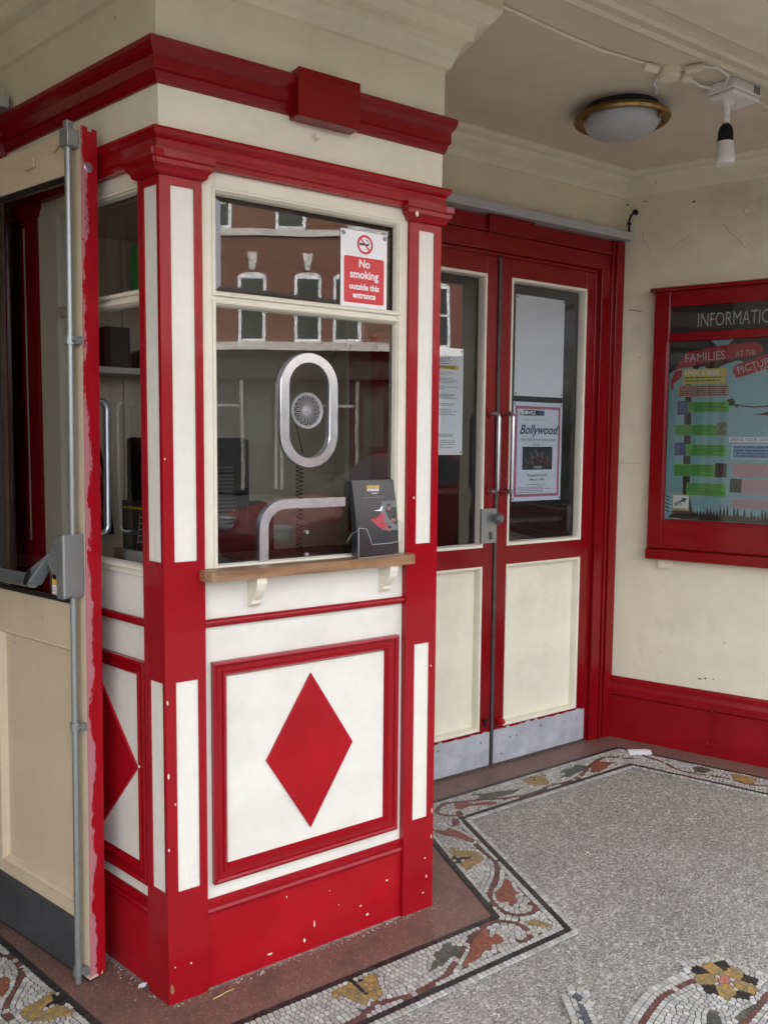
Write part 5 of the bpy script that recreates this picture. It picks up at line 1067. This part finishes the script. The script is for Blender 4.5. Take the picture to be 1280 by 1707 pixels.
lines(MB(), 0.508 + OX, 0.73 + OX, 1.374, 1.386, 1, PY - .003, 0.0055).build('small_print', 'navy', ps, fix=False); lines(MB(), 0.552 + OX, 0.73 + OX, 1.360, 1.372, 1, PY - .003, 0.005).build('small_print', 'navy', ps, fix=False); lines(MB(), 0.515 + OX, 0.73 + OX, 1.338, 1.358, 2, PY - .003, 0.005).build('small_print', 'navy', ps, fix=False)
for x0, x1, z0, z1 in ((0.502, 0.75, 1.253, 1.312), (0.543, 0.75, 1.180, 1.245), (0.501, 0.75, 1.118, 1.159)):
    q4(x0, x1, z0, z1, 'slip', 'pinkslip', 3); lines(MB(), x0 + .005 + OX, x1 - .005 + OX, z0 + .003, z1 - .004, 6, PY - .0022, 0.0022).build('small_print', 'inkgrey', ps, fix=False)
gp_ = []
gx = 0.30
while gx < 1.03: gp_ += [(gx, 1.075 + rn.uniform(0, .01)), (gx + .006, 1.085 + rn.uniform(0.005, 0.055) * (1.0 if 0.42 < gx < 0.56 or gx > 0.6 else 0.6))]; gx += 0.014
pp([(0.29, 1.058)] + gp_ + [(1.04, 1.058)], 'grass_print', 'darkleaf', 2)
fr_ = MB()
for i in range(5):
    z = 1.085 + i * .016; fr_.flat([(0.246 + OX, z), (0.226 + OX, z + .006), (0.220 + OX, z + .014), (0.236 + OX, z + .010)], PY - .0012); fr_.flat([(0.248 + OX, z), (0.262 + OX, z + .004), (0.268 + OX, z + .012), (0.254 + OX, z + .008)], PY - .0012)
fr_.build('fern_print', 'darkleaf', ps, fix=False)
MB().stroke([(0.467 + OX, 1.580), (0.498 + OX, 1.562), (0.534 + OX, 1.555), (0.581 + OX, 1.550), (0.640 + OX, 1.554), (0.75 + OX, 1.562)], 0.006, PY - .0013).disc(0.485 + OX, 1.572, 0.017, PY - .0013, 9).disc(0.507 + OX, 1.556, 0.008, PY - .0013, 7).build('branch_print', 'darkleaf', ps, fix=False)
pp([(0.565, 1.520), (0.61, 1.523), (0.66, 1.54), (0.76, 1.535), (0.76, 1.515), (0.66, 1.512)], 'branch_print', 'trunkp', 2)
# small things on the right wall
hk = thing('cabin_hook', 'red painted iron hook hanging on the right skirting board', 'hook', (WO.x, WO.y, 0), WA)
hk_x = 0.466 + OX
MB().tube([(hk_x + 0.011 * math.cos(2 * PI * i / 14), -0.034, 0.222 + 0.014 * math.sin(2 * PI * i / 14)) for i in range(15)], 0.0028, 7, False).build('eye_ring', 'red_dark', hk, smooth=True)
MB().tube([(hk_x, -0.036, 0.212), (hk_x, -0.033, 0.14), (hk_x, -0.031, 0.075)] + [(hk_x - 0.011 + 0.011 * math.cos(a), -0.032, 0.068 + 0.011 * math.sin(a)) for a in (0, -.8, -1.6, -2.4, -3.2)], 0.0032, 8).build('hook_rod', 'red_dark', hk, smooth=True)
tag(MB().lathe([(0.0001, -0.016), (0.006, -0.014), (0.010, -0.006), (0.012, 0.002)], (0, 0, 0), 'y', 14).build('wall_fixing', 'crown', smooth=True), 'small painted round fixing on the wall above the information board', 'fixing').matrix_world = Matrix.Translation((WO.x, WO.y, 0)) @ Matrix.Rotation(WA, 4, 'Z') @ Matrix.Translation((0.505 + OX, 0, 2.378))
bc = thing('black_cable', 'short black cable rising from the grey trunking into the wall corner', 'cable', (WO.x, WO.y, 0), WA)
MB().tube([(0.012 + OX, -0.016, 2.335), (0.012 + OX, -0.016, 2.395), (0.018 + OX, -0.016, 2.415), (0.030 + OX, -0.014, 2.428), (0.036 + OX, 0.004, 2.431)], 0.005, 9).build('cable_run', 'black', bc, smooth=True)
MB().lathe([(0.0001, -0.018), (0.010, -0.016), (0.013, 0.002)], (0.036 + OX, 0, 2.432), 'y', 14).build('cable_gland', 'black', bc, smooth=True)
MB().box(0.004 + OX, 0.020 + OX, -0.024, -0.008, 2.378, 2.386).build('cable_clip', 'black', bc)
tag(MB().tube([(2.47, 0.690, 2.000), (2.495, 0.65, 1.990), (2.53, 0.60, 1.994), (2.545, 0.55, 1.998)], 0.0014, 5).build('thin_wire', 'darkmetal'), 'thin dark wire slung from the door frame to the information board', 'wire')
tag(MB().box(bx0 + 0.045, bx0 + 0.115, -0.022, 0.0, bz0 - 0.044, bz0 - 0.001).build('mounting_block', 'wall', bev=0.002), 'cream painted block under the left corner of the information board', 'block').matrix_world = Matrix.Translation((WO.x, WO.y, 0)) @ Matrix.Rotation(WA, 4, 'Z')

# ------------------------------------------------------------------ ceiling fittings
ct = thing('ceiling_light', 'round brass rimmed ceiling light with a frosted glass dome', 'ceiling light', (1.776, 0.177, ZC - 0.022))
MB().lathe([(0.0001, 0.0215), (0.128, 0.0215), (0.128, -0.02)], n=40).build('base_plate', 'rubber', ct)
MB().lathe([(0.10, 0.0), (0.150, -0.004), (0.164, -0.014), (0.168, -0.022), (0.162, -0.030), (0.148, -0.030), (0.132, -0.022)], n=56).build('brass_ring', 'brass', ct, smooth=True)
MB().lathe([(0.134, -0.020), (0.134, -0.034), (0.129, -0.040), (0.1275, -0.038), (0.126, -0.041), (0.120, -0.052), (0.104, -0.066), (0.078, -0.077), (0.046, -0.084), (0.0005, -0.087)], n=56).build('glass_dome', 'frost', ct, smooth=True)
th_ = MB()
for a in (40, 160, 280): th_.lathe([(0.0001, -0.050), (0.007, -0.048), (0.009, -0.040), (0.005, -0.032), (0.005, -0.026)], (0.146 * math.cos(R(a)), 0.146 * math.sin(R(a)), 0), 'z', 12)
th_.build('thumb_nut', 'brass', ct, smooth=True)
jbx = thing('spotlight', 'white ceiling junction box with a small hanging ribbed spotlight', 'spotlight', (1.930, -0.165, ZC))
MB().box(-0.078, 0.078, -0.052, 0.052, -0.034, 0.0).build('junction_box', 'whiteplastic', jbx, bev=0.006)
MB().box(-0.076, 0.076, -0.050, 0.050, -0.050, -0.0345).build('box_lid', 'whiteplastic', jbx, bev=0.008)
lab = MB().box(0.030, 0.066, -0.0528, -0.0522, -0.030, -0.006).build('rating_label', 'inkgrey', jbx)
MB().lathe([(0.0001, -0.0535), (0.007, -0.053), (0.007, -0.052)], (0.0, 0, -0.017), 'y', 14).build('knockout', 'whiteplastic', jbx)
AX, AY = 1.912 - 1.930, -0.151 + 0.165
MB().lathe([(0.022, -0.049), (0.022, -0.058), (0.012, -0.062), (0.012, -0.085), (0.010, -0.100), (0.013, -0.104), (0.010, -0.122), (0.006, -0.130)], (AX, AY, 0), 'z', 18).build('swivel_arm', 'whiteplastic', jbx, smooth=True)
hd = MB().lathe([(0.0001, -0.118), (0.010, -0.120), (0.020, -0.132), (0.0245, -0.150), (0.0258, -0.185)], (AX, AY, 0), 'z', 24); hd.build('lamp_cap', 'black', jbx, smooth=True)
prof = [(0.0262, -0.180)]
for k in range(9): z = -0.184 - k * 0.006; r = 0.0270 + 0.0006 * k; prof += [(r, z), (r, z - .0032), (r - .003, z - .0036), (r - .003, z - .0056)]
prof += [(0.033, -0.234), (0.033, -0.246), (0.028, -0.252), (0.001, -0.2525)]
MB().lathe(prof, (AX, AY, 0), 'z', 28).build('ribbed_head', 'whiteplastic', jbx)
cbx = thing('ceiling_cable', 'white painted cable and junction running along the porch ceiling', 'cable', (0, 0, 0))
zc = ZC - 0.006
MB().tube([(0.90, -0.118, zc), (1.188, -0.099, zc), (1.348, -0.095, zc), (1.434, -0.103, zc), (1.54, -0.114, zc)], 0.005, 8).build('cable_run', 'crown', cbx, smooth=True)
MB().lathe([(0.0001, -0.034), (0.030, -0.032), (0.034, -0.026), (0.034, 0.0)], (1.640, -0.125, ZC), 'z', 20).build('junction', 'crown', cbx, smooth=True)
for p0, p1 in (((1.53, -0.112), (1.585, -0.119)), ((1.685, -0.215), (1.665, -0.170)), ((1.735, -0.135), (1.690, -0.132))): MB().tube([(p0[0], p0[1], zc - .008), ((p0[0] + p1[0]) / 2, (p0[1] + p1[1]) / 2, zc - .008), (p1[0], p1[1], zc - .008)], [0.011, 0.015, 0.013], 10).build('cable_gland', 'crown', cbx, smooth=True)
MB().tube([(1.685, -0.215, zc - .008), (1.72, -0.245, zc - .012), (1.79, -0.235, zc - .016), (1.845, -0.185, zc - .016), (1.856, -0.172, zc - .012)], 0.0042, 8).tube([(1.735, -0.135, zc - .008), (1.80, -0.125, zc - .010), (1.856, -0.142, zc - .012)], 0.0042, 8).tube([(1.63, -0.095, zc - .004), (1.66, -0.05, zc - .012), (1.70, -0.03, zc - .008), (1.745, 0.01, zc - .004)], 0.0042, 8).build('cable_loop', 'whiteplastic', cbx, smooth=True)
MB().tube([(2.005, -0.165, zc), (2.25, -0.125, zc), (2.5, -0.10, zc)], 0.004, 8).build('cable_run', 'crown', cbx, smooth=True)

# ------------------------------------------------------------------ litter and leaflets on the floor
pap = MB(); pap.add([(0, 0, 0.0072), (0.10, 0.004, 0.0075), (0.106, 0.028, 0.012), (0.095, 0.042, 0.009), (0.004, 0.038, 0.0085), (0.0, 0.02, 0.0122)], [(0, 1, 2, 5), (5, 2, 3, 4)])
po_ = tag(pap.build('paper_scrap', 'paper', fix=False), 'folded white paper scrap on the mosaic by the right corner', 'litter'); po_.location = (2.325, 0.485, 0); po_.rotation_euler = (0, 0, R(-36)); po_.scale = (1, 1.7, 1); sm = po_.modifiers.new('s', 'SOLIDIFY'); sm.thickness = 0.001
pc = MB(); pc.add([(0, 0, .004), (.016, -.004, .0045), (.026, .003, .008), (.018, .010, .007), (.006, .012, .005)], [(0, 1, 2, 3, 4)])
pc_ = tag(pc.build('paper_chip', 'paper', fix=False), 'tiny torn white paper chip on the red floor by the kiosk corner', 'litter'); pc_.location = (-0.04, 0.11, 0); sm = pc_.modifiers.new('s', 'SOLIDIFY'); sm.thickness = 0.0008
tw = tag(MB().tube([(0.098, -0.040, .006), (0.118, -0.038, .0065), (0.135, -0.033, .006), (0.158, -0.034, .0075)], [.0012, .0018, .0014, .0008], 6).build('dry_twig', plain('dry_straw', (0.5, 0.38, 0.15), 0.7)), 'short dry yellow twig lying in front of the kiosk', 'twig')
debris = MB(); rd_ = random.Random(21)
for i in range(170):
    u = rd_.uniform(0, 0.82); x, y = u, -abs(rd_.gauss(0, 0.010)) - 0.003
    if i % 4 == 0: t_ = rd_.uniform(0, .3); x, y = -t_ * math.sin(TL) - abs(rd_.gauss(0, .014)), t_ * math.cos(TL)
    s = rd_.uniform(0.0008, 0.0028); debris.add([(x - s, y, .004), (x + s * .5, y - s, .004), (x + s, y + s * .6, .0042), (x, y, .004 + s)], [(0, 1, 3), (1, 2, 3), (2, 0, 3)])
dbo = debris.build('floor_grit', plain('pale_grit', (0.45, 0.42, 0.38), 0.8), fix=False); dbo['kind'] = 'stuff'; dbo['label'] = 'pale grit and paint crumbs along the kiosk base'

# ------------------------------------------------------------------ inside the kiosk
rm = thing('box_office_room', 'dim cream walled room behind the kiosk windows', 'room', (0, 0, 0))
MB().box(-0.36, 1.20, 1.18, 1.22, 0, 2.1).build('back_wall', 'intwall', rm)
MB().box(-0.40, -0.36, 0.79, 1.22, 0, 2.1).build('side_wall', 'intwall', rm); MB().box(1.20, 1.24, 0.79, 1.22, 0, 2.1).build('side_wall', 'intwall', rm)
MB().box(-0.40, 1.24, 0.72, 1.22, 2.1005, 2.13).build('room_ceiling', 'intwall', rm)
MB().box(0.30, 0.325, 1.165, 1.18, 0.9, 2.1).build('wall_batten', 'intwall', rm); MB().box(0.62, 0.66, 1.160, 1.18, 0.9, 2.1).build('wall_batten', 'intwall', rm)
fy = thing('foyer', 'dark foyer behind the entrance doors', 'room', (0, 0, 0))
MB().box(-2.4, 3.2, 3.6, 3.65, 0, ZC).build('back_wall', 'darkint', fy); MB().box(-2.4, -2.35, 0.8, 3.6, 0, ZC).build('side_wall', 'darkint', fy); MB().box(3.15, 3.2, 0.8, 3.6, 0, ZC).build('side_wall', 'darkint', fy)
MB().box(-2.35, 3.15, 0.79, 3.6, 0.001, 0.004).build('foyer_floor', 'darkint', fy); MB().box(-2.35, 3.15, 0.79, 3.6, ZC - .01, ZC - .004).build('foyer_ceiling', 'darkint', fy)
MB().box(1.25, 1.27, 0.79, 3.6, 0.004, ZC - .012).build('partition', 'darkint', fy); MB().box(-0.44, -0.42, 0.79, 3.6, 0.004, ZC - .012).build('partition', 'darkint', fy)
co = thing('counter', 'black counter top behind the kiosk front window', 'counter', (0, 0, 0))
MB().box(0.06, 0.86, 0.068, 0.55, 1.005, 1.040).build('counter_top', 'counter', co, bev=0.003); MB().box(0.08, 0.84, 0.09, 0.52, 0.0, 1.005).build('counter_base', 'counter', co)
mo = thing('monitor', 'back of a black computer monitor behind the kiosk front window', 'monitor', (0.245, 0.30, 1.040), R(4))
MB().box(-0.20, 0.17, 0.060, 0.095, 0.065, 0.360).build('screen_shell', 'black', mo, bev=0.012)
hp_ = MB().xz(rrect(-0.185, 0.10, 0.085, 0.315, 0.06), 0.005, 0.062); hp_.build('rear_hump', 'black', mo, bev=0.012)
vn = MB()
for k in range(16): vn.box(-0.165, 0.08, 0.0015, 0.0052, 0.110 + k * .011, 0.114 + k * .011)
vn.build('vent_rib', 'darkmetal', mo)
MB().box(-0.05, 0.03, 0.05, 0.08, 0.0, 0.09).build('neck', 'black', mo); MB().box(-0.12, 0.10, -0.02, 0.14, 0.0, 0.014).build('foot', 'black', mo, bev=0.004)
cd = thing('coiled_phone_cord', 'black coiled phone cord hanging behind the money slot', 'cord', (0, 0, 0))
pts = [(0.49 + 0.010 * math.cos(k * .9), 0.22 + 0.010 * math.sin(k * .9), 1.36 - k * 0.0017) for k in range(170)]
MB().tube([(0.485, 0.24, 1.46)] + pts + [(0.50, 0.21, 1.05)], 0.0015, 5).build('cord_run', 'black', cd, smooth=True)
cw = thing('wall_cables', 'dark cables running down the inner wall behind the kiosk window', 'cable', (0, 0, 0))
for dx in (0.0, 0.018, 0.03): MB().tube([(0.135 + dx, 1.165, 2.05), (0.14 + dx * 1.4, 1.163, 1.70), (0.15 + dx, 1.165, 1.50), (0.18 + dx * 1.5, 1.160, 1.25), (0.22 + dx, 1.165, 1.05)], 0.006, 6).build('cable_run', 'black', cw, smooth=True)
lt = MB(); 
for k in range(6): lt.box(0.02 + (k % 2) * .06, 0.11 + (k % 2) * .05, 0.085 + k * .012, 0.14 + k * .012, 1.041 + k * .0015, 1.0420 + k * .0015)
tag(lt.build('loose_papers', 'whiteplastic'), 'loose white papers on the counter at the left of the front window', 'papers')
# things in the side window
def on_left(o): o.matrix_world = MAT_L; return o
lrk = thing('leaflet_pile', 'dark what is on leaflets standing inside the left kiosk window', 'leaflets'); on_left(lrk)
u = LLEN
MB().box(u - 0.30, u - 0.10, 0.075, 0.095, 1.105, 1.235).build('leaflet_stack', 'cover', lrk); MB().box(u - 0.295, u - 0.105, 0.0738, 0.0745, 1.214, 1.220).build('yellow_line', 'gold', lrk)
lines(MB(), u - 0.16, u - 0.11, 1.135, 1.205, 8, 0.0738, 0.002).build('small_print', 'inkgrey', lrk, fix=False)
ld = MB()
for k in range(5): ld.stroke([(u - 0.225 + k * .002, 1.13 + k * .016), (u - 0.195 + k * .002, 1.132 + k * .016)], 0.002, 0.0736)
ld.stroke([(u - 0.226, 1.125), (u - 0.215, 1.205)], 0.002, 0.0736).stroke([(u - 0.196, 1.127), (u - 0.186, 1.205)], 0.002, 0.0736); ld.build('ladder_drawing', 'paper', lrk, fix=False)
ptr = tag(MB().box(u - 0.32, u - 0.09, 0.060, 0.070, 1.071, 1.108).build('paper_tray', 'whiteplastic'), 'white tray at the foot of the left kiosk window', 'tray'); on_left(ptr)
st_ = thing('certificate_sticker', 'green square certificate sticker on the left kiosk window', 'sticker'); on_left(st_)
M['tripgreen'] = plain('sticker_green', (0.03, 0.26, 0.06), 0.4); M['lightgreen'] = plain('sticker_light_green', (0.18, 0.42, 0.20), 0.4)
sx0, sz0 = u - 0.176, 1.756; se = 0.0352
MB().box(sx0, sx0 + 0.115, se + .0006, se + .0012, sz0, sz0 + 0.112).build('sticker_face', 'tripgreen', st_)
scx, scz = sx0 + 0.0575, sz0 + 0.056
MB().ring(scx, scz, 0.0478, 0.0488, se).build('sticker_ring', 'lightgreen', st_, fix=False)
text('CERTIFICATE of', 0.009, scx, scz + .027, se, 'lightgreen', st_, 'lettering', 'CENTER', 0, 0, .8); text('EXCELLENCE', 0.0125, scx, scz + .013, se, 'lightgreen', st_, 'lettering', 'CENTER', 0, 0.0002, .8)
MB().ring(scx - .0095, scz - .012, 0.0058, 0.0078, se).ring(scx + .0095, scz - .012, 0.0058, 0.0078, se).disc(scx - .0095, scz - .012, 0.0025, se, 10).disc(scx + .0095, scz - .012, 0.0025, se, 10).stroke([(scx - .014, scz - .002), (scx, scz - .004), (scx + .014, scz - .002)], .0012, se).build('sticker_logo', 'paper', st_, fix=False)
text('tripadvisor', 0.012, scx, scz - .040, se, 'lightgreen', st_, 'lettering', 'CENTER', 0, 0.0001, .85)
tw_ = thing('model_towers', 'small dark model of towers inside the left kiosk window', 'ornament'); on_left(tw_)
for k, (dx, h) in enumerate(((0.0, 0.15), (0.028, 0.10), (0.05, 0.075))):
    xx = u - 0.455 + dx; MB().lathe([(0.012, 1.722), (0.012, 1.722 + h * .45), (0.008, 1.722 + h * .5), (0.008, 1.722 + h * .72), (0.004, 1.722 + h * .75), (0.0006, 1.722 + h)], (xx, 0.062, 0.032), 'z', 8).build('tower', 'black', tw_)
MB().box(u - 0.475, u - 0.385, 0.052, 0.075, 1.748, 1.755).build('tower_base', 'black', tw_)

# ------------------------------------------------------------------ terrace across the street (seen in the windows)
dr2 = Vector((0.81884543, -0.5739482)).normalized(); nf = Vector((-dr2.y, dr2.x)); cam2 = Vector((-0.737, -1.951))
V0 = cam2 + nf * 23.5; FO = Vector((V0.x, 0.056 - V0.y)); FA = math.atan2(-dr2.y, dr2.x)
tb = thing('brick_terrace', 'red brick terrace with white sash windows across the street', 'building', (FO.x, FO.y, 0), FA)
def fb(x0, x1, z0, z1, y0, y1, nm, mat): return MB().box(x0, x1, y0, y1, z0, z1).build(nm, mat, tb)
U0, U1 = -9.2, 9.5
fb(U0, U1, 3.85, 8.7, -8, 0, 'wall', 'brick'); fb(U0, U1, 6.77, 6.95, 0, 0.05, 'stone_band', 'stone'); fb(U0, U1, 3.74, 3.96, 0, 0.14, 'sill_band', 'stone'); fb(U0, U1, 8.7, 8.9, 0 - .2, 0.3, 'eaves', 'stone')
rf = MB(); rf.add([(U0, 0.3, 8.9), (U1, 0.3, 8.9), (U1, -4, 9.3), (U0, -4, 9.3), (U1, -8.3, 8.9), (U0, -8.3, 8.9)], [(0, 1, 2, 3), (3, 2, 4, 5), (0, 3, 5), (1, 4, 2)]); rf.build('roof', 'roofdark', tb)
fb(U0, U1, -0.1, 3.74, -8, -0.1, 'shop_wall', 'shopstone')
def sash(uc, z0, z1, w, arch):
    y = 0.03; o = MB(); t = 0.085
    top = [(uc + w / 2 * math.cos(PI * i / 10), z1 - 0.12 + 0.12 * math.sin(PI * i / 10)) for i in range(11)] if arch else [(uc + w / 2, z1), (uc - w / 2, z1)]
    o.xz([(uc - w / 2, z0), (uc + w / 2, z0)] + top, 0.002, 0.03)
    f = o.build('window', 'winwhite', tb); zm = (z0 + z1) / 2
    for a, b in ((z0 + t, zm - t * .4), (zm + t * .4, z1 - t - (0.08 if arch else 0))): MB().box(uc - w / 2 + t, uc + w / 2 - t, 0.02, 0.035, a, b).build('pane', 'winglass', f)
    if arch: MB().xz([(uc - 0.06, z1 + .06), (uc + 0.06, z1 + .06), (uc + 0.14, z1 + 0.52), (uc - 0.14, z1 + 0.52)], 0.002, 0.05).build('keystone', 'stone', f)
uu = -3.56
k = 0
for uc in (-8.4, -6.9, -5.6, -3.56, -2.08, -1.0, 0.9, 2.3, 3.4, 5.2, 6.7, 7.8):
    sash(uc, 3.97, 5.80, 0.74, True); 
for uc in (-8.5, -6.6, -4.5, -2.52, -0.6, 1.4, 3.4, 5.4, 7.4): sash(uc, 6.96, 8.3, 0.78, False)
for i in range(6):
    a = U0 + 0.3 + i * 3.1
    fb(a, a + 1.9, 0.5, 2.9, -0.1, -0.06, 'shop_window', 'shopglass'); fb(a + 2.0, a + 2.8, 0.0, 2.7, -0.1, -0.05, 'shop_door', 'shopstone'); fb(a - 0.1, a + 2.9, 3.0, 3.45, -0.1, 0.05, 'shop_fascia', 'shopstone')

# unseen storeys and wings, added above and around the porch to block the sun
up_ = thing('shading_storeys', 'unseen brick storeys added above the porch to shade it', 'building', (0, 0, 0))
MB().box(-9, 9, -1.35, 9, ZC + 0.62, 9.0).build('upper_wall', 'brick', up_); MB().box(-9.3, 9.3, -1.55, 9.3, 9.0, 9.3).build('parapet', 'stone', up_)
MB().box(-9, -4.5, -1.35, 9, 0, ZC + .62).build('side_wing', 'brick', up_); MB().box(5.2, 9, -1.35, 9, 0, ZC + .62).build('side_wing', 'brick', up_); MB().box(-4.5, 5.2, 4.55, 9, 0, ZC + .62).build('rear_wing', 'brick', up_)
ft = thing('strip_light', 'lit fluorescent strip lights on the dark foyer ceiling', 'strip light', (1.95, 1.9, ZC - 0.05))
M['tubeglow'] = plain('lit_tube', (0.9, 0.9, 0.9), 0.5, emit=((0.92, 0.96, 1.0), 2.0))
for k in range(3): MB().tube([(0.0 + k * .10, -0.30, 0.0), (0.0 + k * .10, 0.30, 0.0)], 0.013, 10).build('lit_tube', 'tubeglow', ft, smooth=True)
MB().box(-0.08, 0.28, -0.33, 0.33, 0.018, 0.042).build('light_tray', 'whiteplastic', ft)

# painted shopfront details and a parked car, seen faintly in the kiosk glass
M['shoptrim'] = plain('shop_trim', (0.17, 0.165, 0.15), 0.7)
for i in range(6):
    a = U0 + 0.3 + i * 3.1
    for q in (a - 0.12, a + 1.92, a + 2.82): fb(q, q + 0.09, 0.0, 3.0, -0.1, 0.0, 'shop_pilaster', 'shoptrim')
    fb(a + 2.12, a + 2.68, 1.2, 2.5, -0.05, -0.035, 'door_light', 'winglass'); fb(a, a + 1.9, 2.25, 2.33, -0.06, -0.02, 'shop_transom', 'shoptrim')
pc_ = thing('parked_car', 'red hatchback parked in the street, reflected in the kiosk glass', 'car', (5.1, -5.6, -0.16))
M['carred'] = plain('car_paint', (0.26, 0.012, 0.015), 0.25); M['tyre'] = plain('tyre_rubber', (0.02, 0.02, 0.02), 0.8)
side = [(-2.05, 0.30), (-2.08, 0.62), (-1.95, 0.80), (-1.15, 0.92), (-0.95, 0.95), (2.02, 0.98), (2.10, 0.70), (2.06, 0.32), (1.62, 0.22), (-1.6, 0.22)]
MB().xz(side, -0.84, 0.84).build('body', 'carred', pc_, bev=0.07)
cb = MB(); b0 = [(-1.0, 0.93), (-0.25, 1.40), (1.15, 1.44), (1.85, 0.97)]
vs_ = [(x, sgn * (0.78 if z < 1.1 else 0.60), z) for sgn in (-1, 1) for x, z in b0]; cb.add(vs_, [(0, 1, 2, 3), (7, 6, 5, 4), (0, 4, 5, 1), (1, 5, 6, 2), (2, 6, 7, 3), (0, 3, 7, 4)]); cb.build('cabin', 'carred', pc_, bev=0.04)
for sg in (-1, 1):
    def wy(z): return sg * (0.78 - (z - 0.95) / 0.47 * 0.18 + 0.006)
    for pts in ([(-0.72, 1.0), (-0.20, 1.33), (0.32, 1.35), (0.32, 1.0)], [(0.40, 1.0), (0.40, 1.35), (1.10, 1.37), (1.55, 1.02)]): MB().add([(x, wy(z), z) for x, z in pts], [(0, 1, 2, 3)]).build('side_window', 'winglass', pc_, fix=False)
    for wx in (-1.32, 1.32):
        w = MB().lathe([(0.0001, sg * 0.86), (0.19, sg * 0.865), (0.20, sg * 0.85), (0.30, sg * 0.85), (0.315, sg * 0.80), (0.315, sg * 0.66), (0.0001, sg * 0.66)], (wx, 0, 0.315), 'y', 24).build('tyre', 'tyre', pc_, smooth=True)
        MB().lathe([(0.0001, sg * 0.868), (0.17, sg * 0.872), (0.19, sg * 0.866)], (wx, 0, 0.315), 'y', 20).build('rim', 'steel', w)
    MB().box(-2.09, -1.98, min(sg * .45, sg * .75), max(sg * .45, sg * .75), 0.62, 0.76).build('headlight', 'frost', pc_, bev=0.02)
MB().add([(-0.96, -0.70, 0.965), (-0.96, 0.70, 0.965), (-0.30, 0.56, 1.375), (-0.30, -0.56, 1.375)], [(0, 1, 2, 3)]).build('windscreen', 'winglass', pc_, fix=False)
# more of the box office
sh_ = thing('wall_shelf', 'narrow shelf with boxes on the inner wall of the box office', 'shelf', (0, 0, 0))
MB().box(-0.30, 0.55, 1.04, 1.18, 1.62, 1.64).build('shelf_board', 'whiteplastic', sh_)
for k, (x, w, h, mm) in enumerate(((-0.26, 0.10, 0.16, 'darkint'), (-0.14, 0.07, 0.12, 'wood'), (-0.05, 0.12, 0.09, 'whiteplastic'), (0.20, 0.09, 0.14, 'darkint'), (0.33, 0.16, 0.07, 'wood'))): MB().box(x, x + w, 1.06, 1.16, 1.6405, 1.64 + h).build('storage_box', mm, sh_, bev=0.003)
nt_ = tag(MB().box(0.42, 0.60, 1.172, 1.1795, 1.18, 1.44).build('wall_notice', 'paper'), 'white notice pinned to the inner wall of the box office', 'notice')
ch = thing('office_chair', 'black office chair standing behind the counter in the box office', 'chair', (0.72, 0.80, 0.0), R(20))
MB().xz(rrect(-0.22, 0.22, 0.62, 1.16, 0.07), 0.20, 0.26).build('backrest', 'black', ch, bev=0.015); MB().box(-0.23, 0.23, -0.22, 0.22, 0.46, 0.53).build('seat', 'black', ch, bev=0.02)
MB().tube([(0, 0, 0.08), (0, 0, 0.46)], 0.03, 10).build('column', 'darkmetal', ch); MB().tube([(0, 0.20, 0.48), (0, 0.27, 0.55), (0, 0.265, 0.75)], 0.018, 8).build('back_stem', 'darkmetal', ch)
for k in range(5): MB().tube([(0, 0, 0.09), (0.27 * math.cos(k * 1.2566), 0.27 * math.sin(k * 1.2566), 0.05)], [0.022, 0.014], 8).build('base_leg', 'darkmetal', ch)
